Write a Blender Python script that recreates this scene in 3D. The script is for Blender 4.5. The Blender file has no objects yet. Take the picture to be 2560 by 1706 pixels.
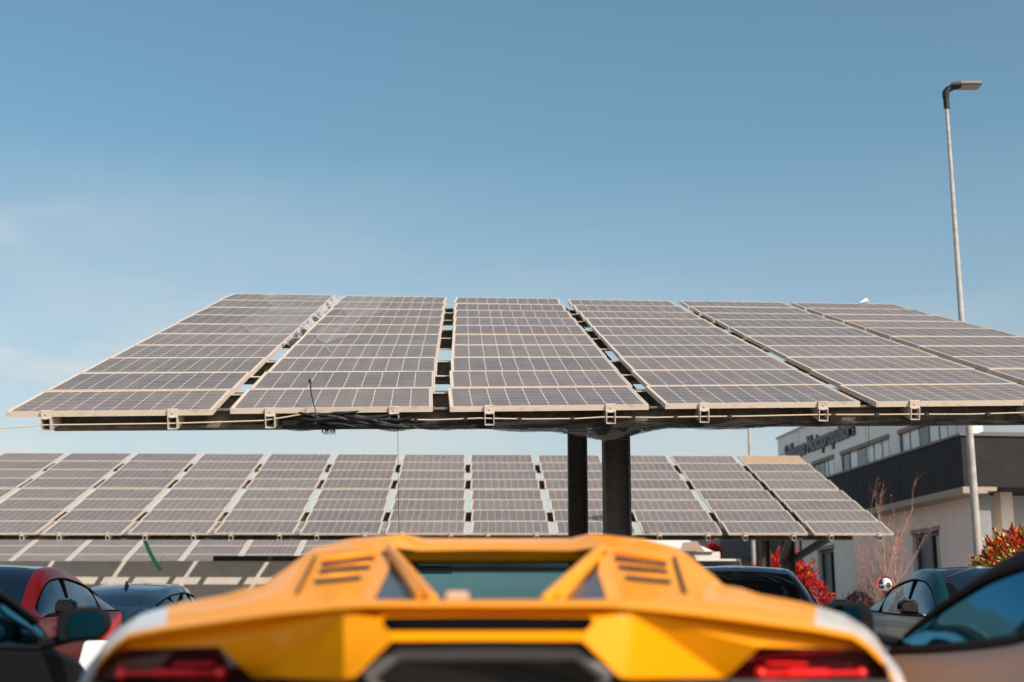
import bpy, bmesh, math, random
from mathutils import Vector, Matrix

random.seed(7)
S = bpy.context.scene
COL = S.collection
R = math.radians

# ------------------------------------------------------------------ camera model
F = 3400.0                      # focal length in photo pixels (2560 wide)
CX, CY = 1280.0, 853.0
PITCH = R(12.0)
CAMZ = 0.87
SP, CP = math.sin(PITCH), math.cos(PITCH)


def P(px, py, d):
    """world point seen at photo pixel px,py at axis depth d"""
    r = (px - CX) / F * d
    u = (CY - py) / F * d
    return Vector((r, d * CP - u * SP, CAMZ + d * SP + u * CP))


# ------------------------------------------------------------------ materials
def mat(name, color=(0.5, 0.5, 0.5), rough=0.5, metal=0.0, spec=0.5, coat=0.0, coat_rough=0.05, trans=0.0, emis=None):
    m = bpy.data.materials.new(name)
    m.use_nodes = True
    b = m.node_tree.nodes["Principled BSDF"]
    b.inputs["Base Color"].default_value = (*color, 1)
    b.inputs["Roughness"].default_value = rough
    b.inputs["Metallic"].default_value = metal
    b.inputs["Specular IOR Level"].default_value = spec
    b.inputs["Coat Weight"].default_value = coat
    b.inputs["Coat Roughness"].default_value = coat_rough
    b.inputs["Transmission Weight"].default_value = trans
    if emis:
        b.inputs["Emission Color"].default_value = (*emis[0], 1)
        b.inputs["Emission Strength"].default_value = emis[1]
    return m


def nn(m, kind, **kw):
    n = m.node_tree.nodes.new(kind)
    for k, v in kw.items():
        setattr(n, k, v)
    return n


def noisy(m, c1, c2, scale=6.0, detail=6.0, lo=0.35, hi=0.65, stretch=(1, 1, 1), bump=0.0, rough=None, coord='Object'):
    """vary the base colour of a principled material between two colours with noise"""
    t = m.node_tree
    b = t.nodes["Principled BSDF"]
    tc = nn(m, 'ShaderNodeTexCoord')
    mp = nn(m, 'ShaderNodeMapping')
    mp.inputs['Scale'].default_value = stretch
    nz = nn(m, 'ShaderNodeTexNoise')
    nz.inputs['Scale'].default_value = scale
    nz.inputs['Detail'].default_value = detail
    nz.inputs['Roughness'].default_value = 0.62
    rp = nn(m, 'ShaderNodeValToRGB')
    rp.color_ramp.elements[0].position = lo
    rp.color_ramp.elements[1].position = hi
    rp.color_ramp.elements[0].color = (*c1, 1)
    rp.color_ramp.elements[1].color = (*c2, 1)
    t.links.new(tc.outputs[coord], mp.inputs['Vector'])
    t.links.new(mp.outputs['Vector'], nz.inputs['Vector'])
    t.links.new(nz.outputs['Fac'], rp.inputs['Fac'])
    t.links.new(rp.outputs['Color'], b.inputs['Base Color'])
    if bump:
        bp = nn(m, 'ShaderNodeBump')
        bp.inputs['Strength'].default_value = bump
        bp.inputs['Distance'].default_value = 0.02
        t.links.new(nz.outputs['Fac'], bp.inputs['Height'])
        t.links.new(bp.outputs['Normal'], b.inputs['Normal'])
    if rough:
        mr = nn(m, 'ShaderNodeMapRange')
        mr.inputs['To Min'].default_value = rough[0]
        mr.inputs['To Max'].default_value = rough[1]
        t.links.new(nz.outputs['Fac'], mr.inputs['Value'])
        t.links.new(mr.outputs['Result'], b.inputs['Roughness'])
    return m


def see_through(name, tint, gloss_rough=0.02, base=0.08, extra=0.0, gloss=(0.16, 0.42, 0.58, 1)):
    """window glass: tinted transparency plus a fresnel reflection"""
    m = bpy.data.materials.new(name)
    m.use_nodes = True
    t = m.node_tree
    t.nodes.remove(t.nodes["Principled BSDF"])
    out = t.nodes["Material Output"]
    tr = nn(m, 'ShaderNodeBsdfTransparent')
    tr.inputs['Color'].default_value = (*tint, 1)
    gl = nn(m, 'ShaderNodeBsdfGlossy')
    gl.inputs['Roughness'].default_value = gloss_rough
    gl.inputs['Color'].default_value = gloss
    fr = nn(m, 'ShaderNodeFresnel')
    fr.inputs['IOR'].default_value = 1.5
    ad = nn(m, 'ShaderNodeMath', operation='ADD', use_clamp=True)
    ad.inputs[1].default_value = extra
    mx = nn(m, 'ShaderNodeMixShader')
    t.links.new(fr.outputs[0], ad.inputs[0])
    t.links.new(ad.outputs[0], mx.inputs[0])
    t.links.new(tr.outputs[0], mx.inputs[1])
    t.links.new(gl.outputs[0], mx.inputs[2])
    t.links.new(mx.outputs[0], out.inputs['Surface'])
    return m


def panel_material():
    """10 x 6 solar cells with pale grid lines, dusty glass; panel is 1.65 x 1.0 in its own space"""
    m = mat("solar_cells", (0.1, 0.1, 0.12), rough=0.42, spec=0.35)
    t = m.node_tree
    b = t.nodes["Principled BSDF"]
    tc = nn(m, 'ShaderNodeTexCoord')
    sx = nn(m, 'ShaderNodeSeparateXYZ')
    t.links.new(tc.outputs['Object'], sx.inputs[0])

    def M(op, a, bb=None, clamp=False):
        n = nn(m, 'ShaderNodeMath', operation=op, use_clamp=clamp)
        for i, v in enumerate((a, bb)):
            if v is None:
                continue
            if isinstance(v, (int, float)):
                n.inputs[i].default_value = v
            else:
                t.links.new(v, n.inputs[i])
        return n.outputs[0]
    cw = 0.1595
    ch = 0.1585

    def cell(sock, c):
        q = M('DIVIDE', sock, c)
        q = M('FRACT', M('ADD', q, 100.0))
        return M('MULTIPLY', M('MINIMUM', q, M('SUBTRACT', 1.0, q)), c)      # distance to nearest line in metres
    dx = cell(sx.outputs[0], cw)
    dy = cell(sx.outputs[1], ch)
    lx = M('LESS_THAN', dx, 0.0030)
    ly = M('LESS_THAN', dy, 0.0026)
    dia = M('LESS_THAN', M('ADD', dx, dy), 0.013)
    # busbars, three per cell, faint, run along the slope
    bus = nn(m, 'ShaderNodeMath', operation='FRACT')
    q = M('ADD', M('DIVIDE', sx.outputs[1], ch / 3.0), 100.5)
    t.links.new(q, bus.inputs[0])
    bus = M('MULTIPLY', M('MINIMUM', bus.outputs[0], M('SUBTRACT', 1.0, bus.outputs[0])), ch / 3.0)
    bl = M('MULTIPLY', M('LESS_THAN', bus, 0.0012), 0.45)
    line = M('MAXIMUM', M('MAXIMUM', lx, M('MULTIPLY', ly, 0.8)), M('MAXIMUM', dia, bl))
    # border of the laminate (white backsheet margin)
    bx = M('GREATER_THAN', M('ABSOLUTE', sx.outputs[0]), 0.8)
    by = M('GREATER_THAN', M('ABSOLUTE', sx.outputs[1]), 0.4785)
    line = M('MAXIMUM', line, M('MAXIMUM', bx, by))
    oi = nn(m, 'ShaderNodeObjectInfo')
    # cells: per panel and per cell shade plus dust
    wn = nn(m, 'ShaderNodeTexWhiteNoise', noise_dimensions='3D')
    fl = nn(m, 'ShaderNodeCombineXYZ')
    t.links.new(M('FLOOR', M('DIVIDE', sx.outputs[0], cw)), fl.inputs[0])
    t.links.new(M('FLOOR', M('DIVIDE', sx.outputs[1], ch)), fl.inputs[1])
    t.links.new(M('MULTIPLY', oi.outputs['Random'], 37.0), fl.inputs[2])
    t.links.new(fl.outputs[0], wn.inputs['Vector'])
    nz = nn(m, 'ShaderNodeTexNoise')
    nz.inputs['Scale'].default_value = 2.2
    nz.inputs['Detail'].default_value = 8
    nz.noise_dimensions = '4D'
    t.links.new(tc.outputs['Object'], nz.inputs['Vector'])
    t.links.new(M('MULTIPLY', oi.outputs['Random'], 60.0), nz.inputs['W'])
    cellc = nn(m, 'ShaderNodeMix', data_type='RGBA')
    cellc.inputs[6].default_value = (0.094, 0.089, 0.096, 1)
    cellc.inputs[7].default_value = (0.126, 0.115, 0.117, 1)
    t.links.new(wn.outputs['Value'], cellc.inputs[0])
    dust = nn(m, 'ShaderNodeMix', data_type='RGBA')
    dust.inputs[7].default_value = (0.34, 0.285, 0.235, 1)
    edge = M('MULTIPLY', M('SUBTRACT', -0.36, sx.outputs[1], ), 3.2, clamp=True)
    st = nn(m, 'ShaderNodeTexNoise', noise_dimensions='4D')
    st.inputs['Scale'].default_value = 9.0
    mp_ = nn(m, 'ShaderNodeMapping')
    mp_.inputs['Scale'].default_value = (1.0, .12, 1.0)
    t.links.new(tc.outputs['Object'], mp_.inputs['Vector'])
    t.links.new(mp_.outputs[0], st.inputs['Vector'])
    t.links.new(M('MULTIPLY', oi.outputs['Random'], 91.0), st.inputs['W'])
    edge = M('ADD', M('MULTIPLY', edge, st.outputs['Fac']), M('MULTIPLY', M('SUBTRACT', st.outputs['Fac'], .5), .35))
    t.links.new(M('ADD', edge, M('ADD', M('MULTIPLY', nz.outputs['Fac'], 0.30), M('MULTIPLY', oi.outputs['Random'], 0.17)), clamp=True), dust.inputs[0])
    t.links.new(cellc.outputs[2], dust.inputs[6])
    sp = nn(m, 'ShaderNodeTexNoise', noise_dimensions='4D')
    sp.inputs['Scale'].default_value = 26.0
    sp.inputs['Detail'].default_value = 1
    t.links.new(tc.outputs['Object'], sp.inputs['Vector'])
    t.links.new(M('MULTIPLY', oi.outputs['Random'], 53.0), sp.inputs['W'])
    line = M('MAXIMUM', line, M('MULTIPLY', M('GREATER_THAN', sp.outputs['Fac'], 0.80), .8))
    fin = nn(m, 'ShaderNodeMix', data_type='RGBA')
    fin.inputs[7].default_value = (0.62, 0.54, 0.47, 1)
    t.links.new(line, fin.inputs[0])
    t.links.new(dust.outputs[2], fin.inputs[6])
    t.links.new(fin.outputs[2], b.inputs['Base Color'])
    return m


MT = {}
MT['cells'] = panel_material()
MT['alu'] = noisy(mat("frame_aluminium", rough=0.5), (0.36, 0.27, 0.19), (0.62, 0.535, 0.455), scale=5, stretch=(1, 4, 4), lo=.27, hi=.46)
MT['galv'] = noisy(mat("galvanised_steel", rough=0.5, metal=0.0), (0.46, 0.43, 0.38), (0.62, 0.58, 0.52), scale=9, detail=8)
MT['beam'] = noisy(mat("weathered_beam", rough=0.75), (0.05, 0.041, 0.031), (0.24, 0.20, 0.15), scale=7, detail=10, lo=0.3, hi=0.75)
MT['post'] = noisy(mat("dark_post_paint", rough=0.7, spec=0.3), (0.045, 0.043, 0.042), (0.075, 0.07, 0.065), scale=12, detail=8)
MT['black'] = mat("black_plastic", (0.012, 0.012, 0.013), 0.5, spec=0.3)
MT['blackgloss'] = mat("black_gloss", (0.008, 0.008, 0.009), 0.12, spec=0.5)
MT['rope'] = mat("pale_rope", (0.55, 0.48, 0.38), 0.8)
MT['yellow'] = noisy(mat("yellow_paint", rough=0.45, coat=0.30, coat_rough=0.06, spec=.08), (0.90, 0.330, 0.002), (0.94, 0.350, 0.003), scale=3)
MT['white_paint'] = mat("white_paint", (0.80, 0.78, 0.76), 0.35, coat=0.6)
MT['tail_dark'] = mat("tail_lens_dark", (0.05, 0.004, 0.006), 0.08, coat=1)
MT['tail_red'] = mat("tail_lens_red", (0.85, 0.014, 0.012), 0.25, coat=.8)
MT['chrome'] = mat("mirror_chrome", (0.85, 0.87, 0.9), 0.03, metal=1)
MT['dark_metal'] = mat("dark_metal", (0.16, 0.145, 0.14), 0.4, metal=0.4)
MT['rubber'] = mat("rubber", (0.02, 0.02, 0.02), 0.85)
MT['glass_dark'] = mat("tinted_glass", (0.003, 0.006, 0.010), 0.03, spec=0.5)
_b = MT['glass_dark'].node_tree.nodes["Principled BSDF"]
_b.inputs['IOR'].default_value = 2.1
_b.inputs['Specular Tint'].default_value = (0.6, 0.8, 1.0, 1)
MT['glass_car'] = see_through("clear_car_glass", (0.32, 0.50, 0.52), extra=0.02, gloss_rough=.06, gloss=(0.07, 0.24, 0.34, 1))
MT['glass_rear'] = see_through("rear_car_glass", (0.72, 0.85, 0.86), extra=0.12, gloss=(0.08, 0.22, 0.27, 1))
MT['glass_screen'] = see_through("screen_glass", (0.30, 0.50, 0.54), extra=0.02)
MT['interior'] = mat("dark_interior", (0.02, 0.022, 0.024), 0.8)
MT['tan'] = mat("tan_leather", (0.70, 0.58, 0.40), 0.7)
MT['red_paint'] = mat("red_paint", (0.62, 0.014, 0.016), 0.35, spec=.15, coat=.3)
MT['blue_paint'] = mat("dark_blue_paint", (0.012, 0.03, 0.055), 0.25, coat=1.0)
MT['black_paint'] = mat("black_paint", (0.010, 0.011, 0.013), 0.22, coat=1.0)
MT['teal_paint'] = mat("teal_paint", (0.006, 0.045, 0.070), 0.3, spec=.3, coat=.35)
MT['grey_paint'] = mat("grey_paint", (0.22, 0.205, 0.215), 0.4, metal=0.0, spec=.15, coat=.25)
MT['char_paint'] = mat("charcoal_paint", (0.010, 0.011, 0.013), 0.5, spec=.015)
MT['satin_black'] = mat("satin_black", (0.014, 0.015, 0.018), .5, spec=.015)
MT['green'] = mat("green_hose", (0.015, 0.42, 0.19), 0.5)


# ------------------------------------------------------------------ mesh helpers
class MB:
    def __init__(self):
        self.v = []
        self.f = []
        self.mi = []

    def poly(self, pts, mi=0):
        n = len(self.v)
        self.v += [Vector(p) for p in pts]
        self.f.append(tuple(range(n, n + len(pts))))
        self.mi.append(mi)

    def mesh(self, verts, faces, mi=0):
        n = len(self.v)
        self.v += [Vector(p) for p in verts]
        for f in faces:
            self.f.append(tuple(i + n for i in f))
            self.mi.append(mi)

    def hexa(self, b4, t4, mi=0):
        """b4, t4: four lower and four upper corners, both counter-clockwise seen from above"""
        self.mesh(list(b4) + list(t4), [(3, 2, 1, 0), (4, 5, 6, 7), (0, 1, 5, 4), (1, 2, 6, 5), (2, 3, 7, 6), (3, 0, 4, 7)], mi)

    def box(self, lo, hi, mi=0, M=None):
        x0, y0, z0 = lo
        x1, y1, z1 = hi
        b = [(x0, y0, z0), (x1, y0, z0), (x1, y1, z0), (x0, y1, z0)]
        t = [(x0, y0, z1), (x1, y0, z1), (x1, y1, z1), (x0, y1, z1)]
        if M is not None:
            b = [M @ Vector(p) for p in b]
            t = [M @ Vector(p) for p in t]
        self.hexa(b, t, mi)

    def bar(self, a, b, w, h, up=(0, 0, 1), mi=0):
        """rectangular bar from a to b, width w sideways, height h along up, centred"""
        a, b = Vector(a), Vector(b)
        d = (b - a).normalized()
        s = d.cross(Vector(up))
        if s.length < 1e-6:
            s = d.cross(Vector((1, 0, 0)))
        s.normalize()
        u = s.cross(d).normalized()
        q = [s * (-w / 2) + u * (-h / 2), s * (w / 2) + u * (-h / 2), s * (w / 2) + u * (h / 2), s * (-w / 2) + u * (h / 2)]
        self.mesh([a + k for k in q] + [b + k for k in q],
                  [(0, 1, 2, 3), (7, 6, 5, 4), (0, 4, 5, 1), (1, 5, 6, 2), (2, 6, 7, 3), (3, 7, 4, 0)], mi)

    def tube(self, pts, r, n=8, mi=0, cap=True):
        pts = [Vector(p) for p in pts]
        rr = r if isinstance(r, (list, tuple)) else [r] * len(pts)
        base = len(self.v)
        prev = None
        for i, p in enumerate(pts):
            if i == 0:
                d = pts[1] - p
            elif i == len(pts) - 1:
                d = p - pts[i - 1]
            else:
                d = pts[i + 1] - pts[i - 1]
            d.normalize()
            if prev is None:
                s = d.orthogonal().normalized()
            else:
                s = (prev - d * prev.dot(d))
                s = s.normalized() if s.length > 1e-6 else d.orthogonal().normalized()
            prev = s
            t = d.cross(s)
            for k in range(n):
                a = 2 * math.pi * k / n
                self.v.append(p + (s * math.cos(a) + t * math.sin(a)) * rr[i])
        for i in range(len(pts) - 1):
            for k in range(n):
                k2 = (k + 1) % n
                self.f.append((base + i * n + k, base + i * n + k2, base + (i + 1) * n + k2, base + (i + 1) * n + k))
                self.mi.append(mi)
        if cap:
            self.f.append(tuple(base + k for k in reversed(range(n))))
            self.mi.append(mi)
            e = base + (len(pts) - 1) * n
            self.f.append(tuple(e + k for k in range(n)))
            self.mi.append(mi)

    def lathe(self, prof, center, axis='X', n=28, mi=0):
        """prof: list of (along, radius)"""
        base = len(self.v)
        c = Vector(center)
        for (al, r) in prof:
            for k in range(n):
                a = 2 * math.pi * k / n
                ca, sa = math.cos(a) * r, math.sin(a) * r
                if axis == 'X':
                    o = Vector((al, ca, sa))
                elif axis == 'Y':
                    o = Vector((sa, al, ca))
                else:
                    o = Vector((ca, sa, al))
                self.v.append(c + o)
        for i in range(len(prof) - 1):
            for k in range(n):
                k2 = (k + 1) % n
                self.f.append((base + i * n + k, base + i * n + k2, base + (i + 1) * n + k2, base + (i + 1) * n + k))
                self.mi.append(mi)

    def grid(self, rows, mi=0, flip=False):
        base = len(self.v)
        n = len(rows[0])
        for r in rows:
            self.v += [Vector(p) for p in r]
        for i in range(len(rows) - 1):
            for k in range(n - 1):
                q = (base + i * n + k, base + i * n + k + 1, base + (i + 1) * n + k + 1, base + (i + 1) * n + k)
                self.f.append(q[::-1] if flip else q)
                self.mi.append(mi)

    def build(self, name, mats, parent=None, smooth=None, bevel=0.0, merge=0.0, recalc=False, subsurf=0, solid=0.0):
        off = Vector((0, 0, 0))
        p = parent
        while p is not None:
            off += p.location
            p = p.parent
        me = bpy.data.meshes.new(name)
        me.from_pydata([v - off for v in self.v], [], self.f)
        if not isinstance(mats, (list, tuple)):
            mats = [mats]
        for m in mats:
            me.materials.append(m)
        if len(mats) > 1:
            me.polygons.foreach_set('material_index', self.mi)
        if merge or recalc:
            bm = bmesh.new()
            bm.from_mesh(me)
            if merge:
                bmesh.ops.remove_doubles(bm, verts=bm.verts, dist=merge)
            if recalc:
                bmesh.ops.recalc_face_normals(bm, faces=bm.faces)
            bm.to_mesh(me)
            bm.free()
        if smooth is not None:
            me.shade_smooth()
            if smooth < 179:
                me.set_sharp_from_angle(angle=R(smooth))
        me.update()
        o = bpy.data.objects.new(name, me)
        COL.objects.link(o)
        if parent is not None:
            o.parent = parent
        if solid:
            md = o.modifiers.new('solid', 'SOLIDIFY')
            md.thickness = solid
            md.offset = -1
        if bevel:
            md = o.modifiers.new('bevel', 'BEVEL')
            md.width = bevel
            md.segments = 3
            md.limit_method = 'ANGLE'
            md.angle_limit = R(25)
            md.harden_normals = False
        if subsurf:
            md = o.modifiers.new('sub', 'SUBSURF')
            md.levels = subsurf
            md.render_levels = subsurf
        return o


def thing(name, loc, label, cat, group=None):
    o = bpy.data.objects.new(name, None)
    o.empty_display_size = 0.2
    o.location = loc
    COL.objects.link(o)
    tag(o, label, cat, group)
    return o


def tag(o, label=None, cat=None, group=None, kind=None):
    if label:
        o['label'] = label
    if cat:
        o['category'] = cat
    if group:
        o['group'] = group
    if kind:
        o['kind'] = kind
    return o


def lerp(a, b, t):
    return a + (b - a) * t


def curve(keys):
    """monotone cubic interpolation through (x, y) keys"""
    xs = [k[0] for k in keys]
    ys = [k[1] for k in keys]
    n = len(xs)
    d = [(ys[i + 1] - ys[i]) / (xs[i + 1] - xs[i]) for i in range(n - 1)]
    m = [d[0]] + [0 if d[i - 1] * d[i] <= 0 else 2 * d[i - 1] * d[i] / (d[i - 1] + d[i]) for i in range(1, n - 1)] + [d[-1]]

    def f(x):
        if x <= xs[0]:
            return ys[0]
        if x >= xs[-1]:
            return ys[-1]
        for i in range(n - 1):
            if x <= xs[i + 1]:
                break
        h = xs[i + 1] - xs[i]
        t = (x - xs[i]) / h
        return ((2 * t**3 - 3 * t**2 + 1) * ys[i] + (t**3 - 2 * t**2 + t) * h * m[i] + (-2 * t**3 + 3 * t**2) * ys[i + 1] + (t**3 - t**2) * h * m[i + 1])
    return f


# ------------------------------------------------------------------ world, sun, camera
SUN_AZ = 42.0       # sun stands behind the camera, this many degrees to the right
SUN_EL = 38.0
w = bpy.data.worlds.new("World")
S.world = w
w.use_nodes = True
wt = w.node_tree
bg = wt.nodes["Background"]
sky = wt.nodes.new('ShaderNodeTexSky')
sky.sky_type = 'NISHITA'
sky.sun_disc = False
sky.sun_elevation = R(SUN_EL)
sky.sun_rotation = R(180.0 - SUN_AZ)
sky.air_density = 1.0
sky.dust_density = 2.2
sky.ozone_density = 1.0
sky.altitude = 50
# thin cirrus low in the sky, by direction
tc = wt.nodes.new('ShaderNodeTexCoord')
mp = wt.nodes.new('ShaderNodeMapping')
mp.inputs['Scale'].default_value = (2.2, 2.2, 7.0)
mp.inputs['Location'].default_value = (0.35, 0.2, 0.1)
nz = wt.nodes.new('ShaderNodeTexNoise')
nz.inputs['Scale'].default_value = 2.0
nz.inputs['Detail'].default_value = 7
nz.inputs['Roughness'].default_value = 0.55
rp = wt.nodes.new('ShaderNodeValToRGB')
rp.color_ramp.elements[0].position = 0.48
rp.color_ramp.elements[1].position = 0.72
sep = wt.nodes.new('ShaderNodeSeparateXYZ')
low = wt.nodes.new('ShaderNodeMapRange')
low.inputs['From Min'].default_value = 0.34
low.inputs['From Max'].default_value = 0.10
low.inputs['To Min'].default_value = 0.0
low.inputs['To Max'].default_value = 0.95
lft = wt.nodes.new('ShaderNodeMapRange')
lft.inputs['From Min'].default_value = 0.45
lft.inputs['From Max'].default_value = -0.35
lft.inputs['To Min'].default_value = 0.45
mu = wt.nodes.new('ShaderNodeMath')
mu.operation = 'MULTIPLY'
mu2 = wt.nodes.new('ShaderNodeMath')
mu2.operation = 'MULTIPLY'
mix = wt.nodes.new('ShaderNodeMix')
mix.data_type = 'RGBA'
mix.inputs[7].default_value = (5.6, 5.2, 4.9, 1)
hs = wt.nodes.new('ShaderNodeHueSaturation')
hs.inputs['Saturation'].default_value = 1.10
hs.inputs['Hue'].default_value = 0.476
L = wt.links.new
L(tc.outputs['Generated'], mp.inputs['Vector'])
L(mp.outputs[0], nz.inputs['Vector'])
L(nz.outputs['Fac'], rp.inputs['Fac'])
L(tc.outputs['Generated'], sep.inputs[0])
L(sep.outputs[2], low.inputs['Value'])
L(sep.outputs[0], lft.inputs['Value'])
ve = wt.nodes.new('ShaderNodeMapRange')
ve.inputs['To Min'].default_value = 0.46
ve.inputs['To Max'].default_value = 1.0
L(rp.outputs['Color'], ve.inputs['Value'])
L(ve.outputs[0], mu.inputs[0])
L(low.outputs[0], mu.inputs[1])
L(mu.outputs[0], mu2.inputs[0])
L(lft.outputs[0], mu2.inputs[1])
L(sky.outputs[0], hs.inputs['Color'])
L(hs.outputs[0], mix.inputs[6])
L(mu2.outputs[0], mix.inputs[0])
nz2 = wt.nodes.new('ShaderNodeTexNoise')
nz2.inputs['Scale'].default_value = 3.1
nz2.inputs['Detail'].default_value = 6
nz2.inputs['Roughness'].default_value = .6
mp2 = wt.nodes.new('ShaderNodeMapping')
mp2.inputs['Scale'].default_value = (1.6, 1.6, 6.5)
mp2.inputs['Location'].default_value = (1.3, 0.7, 0.35)
rp2 = wt.nodes.new('ShaderNodeMapRange')
rp2.inputs['From Min'].default_value = .50
rp2.inputs['From Max'].default_value = .70
rp2.inputs['To Max'].default_value = .6
lf2 = wt.nodes.new('ShaderNodeMapRange')
lf2.inputs['From Min'].default_value = -.15
lf2.inputs['From Max'].default_value = -.36
lo2 = wt.nodes.new('ShaderNodeMapRange')
lo2.inputs['From Min'].default_value = .33
lo2.inputs['From Max'].default_value = .20
m3 = wt.nodes.new('ShaderNodeMath')
m3.operation = 'MULTIPLY'
m4 = wt.nodes.new('ShaderNodeMath')
m4.operation = 'MULTIPLY'
mix2 = wt.nodes.new('ShaderNodeMix')
mix2.data_type = 'RGBA'
mix2.inputs[7].default_value = (6.3, 5.8, 5.6, 1)
L(tc.outputs['Generated'], mp2.inputs['Vector'])
L(mp2.outputs[0], nz2.inputs['Vector'])
L(nz2.outputs['Fac'], rp2.inputs['Value'])
L(sep.outputs[0], lf2.inputs['Value'])
L(sep.outputs[2], lo2.inputs['Value'])
L(rp2.outputs[0], m3.inputs[0])
L(lf2.outputs[0], m3.inputs[1])
L(m3.outputs[0], m4.inputs[0])
L(lo2.outputs[0], m4.inputs[1])
L(m4.outputs[0], mix2.inputs[0])
L(mix.outputs[2], mix2.inputs[6])
L(mix2.outputs[2], bg.inputs['Color'])
bg.inputs['Strength'].default_value = 0.13

to_sun = Vector((math.sin(R(SUN_AZ)) * math.cos(R(SUN_EL)), -math.cos(R(SUN_AZ)) * math.cos(R(SUN_EL)), math.sin(R(SUN_EL))))
sl = bpy.data.lights.new("sun", 'SUN')
sl.energy = 4.5
sl.angle = R(0.53)
sl.color = (1.0, 0.86, 0.70)
so = bpy.data.objects.new("sun", sl)
so.rotation_euler = (-to_sun).to_track_quat('-Z', 'Y').to_euler()
so.location = (20, -20, 30)
COL.objects.link(so)

cam = bpy.data.cameras.new("camera")
co = bpy.data.objects.new("camera", cam)
co.location = (0, 0, CAMZ)
co.rotation_euler = (R(90) + PITCH, 0, 0)
cam.sensor_width = 36
cam.lens = F / 2560 * 36
cam.clip_start = 0.05
cam.clip_end = 2000
cam.dof.use_dof = True
cam.dof.focus_distance = 13.0
cam.dof.aperture_fstop = 1.8
cam.dof.aperture_blades = 0
COL.objects.link(co)
S.camera = co
S.view_settings.view_transform = 'Standard'
S.view_settings.look = 'None'
S.view_settings.exposure = 0.1
S.view_settings.gamma = 1.0
S.render.engine = 'CYCLES'
S.cycles.use_denoising = True
S.cycles.max_bounces = 8
S.cycles.transparent_max_bounces = 16
S.cycles.sample_clamp_indirect = 6

# ------------------------------------------------------------------ ground
m = noisy(mat("asphalt", rough=0.9), (0.20, 0.19, 0.175), (0.32, 0.305, 0.28), scale=2.0, detail=12, bump=0.3, coord='Generated')
m.node_tree.nodes['Mapping'].inputs['Scale'].default_value = (400, 400, 1)
g = MB()
g.poly([(-300, -60, 0), (300, -60, 0), (300, 540, 0), (-300, 540, 0)])
tag(g.build('ground', m), kind='structure')
g = MB()
for i in range(-6, 8):
    x = -1.25 + 2.5 * i
    g.poly([(x - .06, 0.6, .004), (x + .06, 0.6, .004), (x + .06, 5.8, .004), (x - .06, 5.8, .004)])
    g.poly([(x - .06, 13.2, .004), (x + .06, 13.2, .004), (x + .06, 18.4, .004), (x - .06, 18.4, .004)])
tag(g.build('parking_line_markings', mat("road_paint", (0.7, 0.7, 0.68), 0.7)), kind='structure')


# ------------------------------------------------------------------ solar carports
PW = 1.65


def panel_meshes(ph, tag_):
    """a laminate mesh and a frame mesh for a panel of PW x ph, lying in its own xy plane, top at z=0"""
    a = MB()
    a.box((-PW / 2 + .012, -ph / 2 + .012, -.010), (PW / 2 - .012, ph / 2 - .012, -.004))
    g_ = a.build('solar_panel', MT['cells'])
    b = MB()
    t, h = .013, .045
    b.box((-PW / 2, -ph / 2, -h), (PW / 2, -ph / 2 + t, 0))
    b.box((-PW / 2, ph / 2 - t, -h), (PW / 2, ph / 2, 0))
    b.box((-PW / 2, -ph / 2 + t, -h), (-PW / 2 + t, ph / 2 - t, 0))
    b.box((PW / 2 - t, -ph / 2 + t, -h), (PW / 2, ph / 2 - t, 0))
    f_ = b.build('panel_frame', MT['alu'])
    gm, fm = g_.data, f_.data
    bpy.data.objects.remove(g_)
    bpy.data.objects.remove(f_)
    return gm, fm


GM, FM = panel_meshes(1.0, 'std')


def make_array(root, BL, BR, TL, TR, ncol, nrow, cpitch, extra_gap=None, gap=.022, blank=None):
    """place panels on the bilinear patch; returns pt(s_metres_along_row, t) and frame"""
    W = (ncol - 1) * cpitch + PW
    eg = extra_gap or {}
    slope = ((TL - BL).length + (TR - BR).length) / 2
    tot = slope
    pitch = (tot - sum(eg.values())) / nrow

    def pt(s, t):
        u = s / W
        return lerp(lerp(BL, BR, u), lerp(TL, TR, u), t)

    def frame(s, t):
        e = 1e-3
        ex = (pt(s + e, t) - pt(s - e, t)).normalized()
        ey = (pt(s, t + e) - pt(s, t - e)).normalized()
        ez = ex.cross(ey).normalized()
        ey = ez.cross(ex).normalized()
        return ex, ey, ez
    rows = []
    run = 0
    for r in range(nrow):
        run += eg.get(r, 0.0)
        rows.append((run, run + pitch))
        run += pitch
    for c in range(ncol):
        for r in range(nrow):
            s = c * cpitch + PW / 2
            t = (rows[r][0] + rows[r][1]) / 2 / tot
            ex, ey, ez = frame(s, t)
            p = pt(s, t)
            local = ((pt(s, rows[r][1] / tot) - pt(s, rows[r][0] / tot)).length - gap)
            jit = random.uniform(-.004, .004)
            M = Matrix((ex, ey * 1, ez)).transposed().to_4x4()
            M = Matrix.Translation(p - root.location + ez * jit) @ M @ Matrix.Rotation(random.uniform(-.004, .004), 4, 'X') @ Matrix.Diagonal((1, local, 1, 1))
            o = bpy.data.objects.new('solar_panel', GM if not (blank and (c, r) in blank) else BLANK)
            COL.objects.link(o)
            o.parent = root
            o.matrix_local = M
            f = bpy.data.objects.new('panel_frame', FM)
            COL.objects.link(f)
            f.parent = o
    return pt, frame, rows, tot, W


a = MB()
a.box((-PW / 2 + .012, -.488, -.010), (PW / 2 - .012, .488, -.004))
_b = a.build('solar_panel', noisy(mat("bare_board", rough=0.8), (0.34, 0.24, 0.16), (0.45, 0.33, 0.22), scale=8))
BLANK = _b.data
bpy.data.objects.remove(_b)


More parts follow.
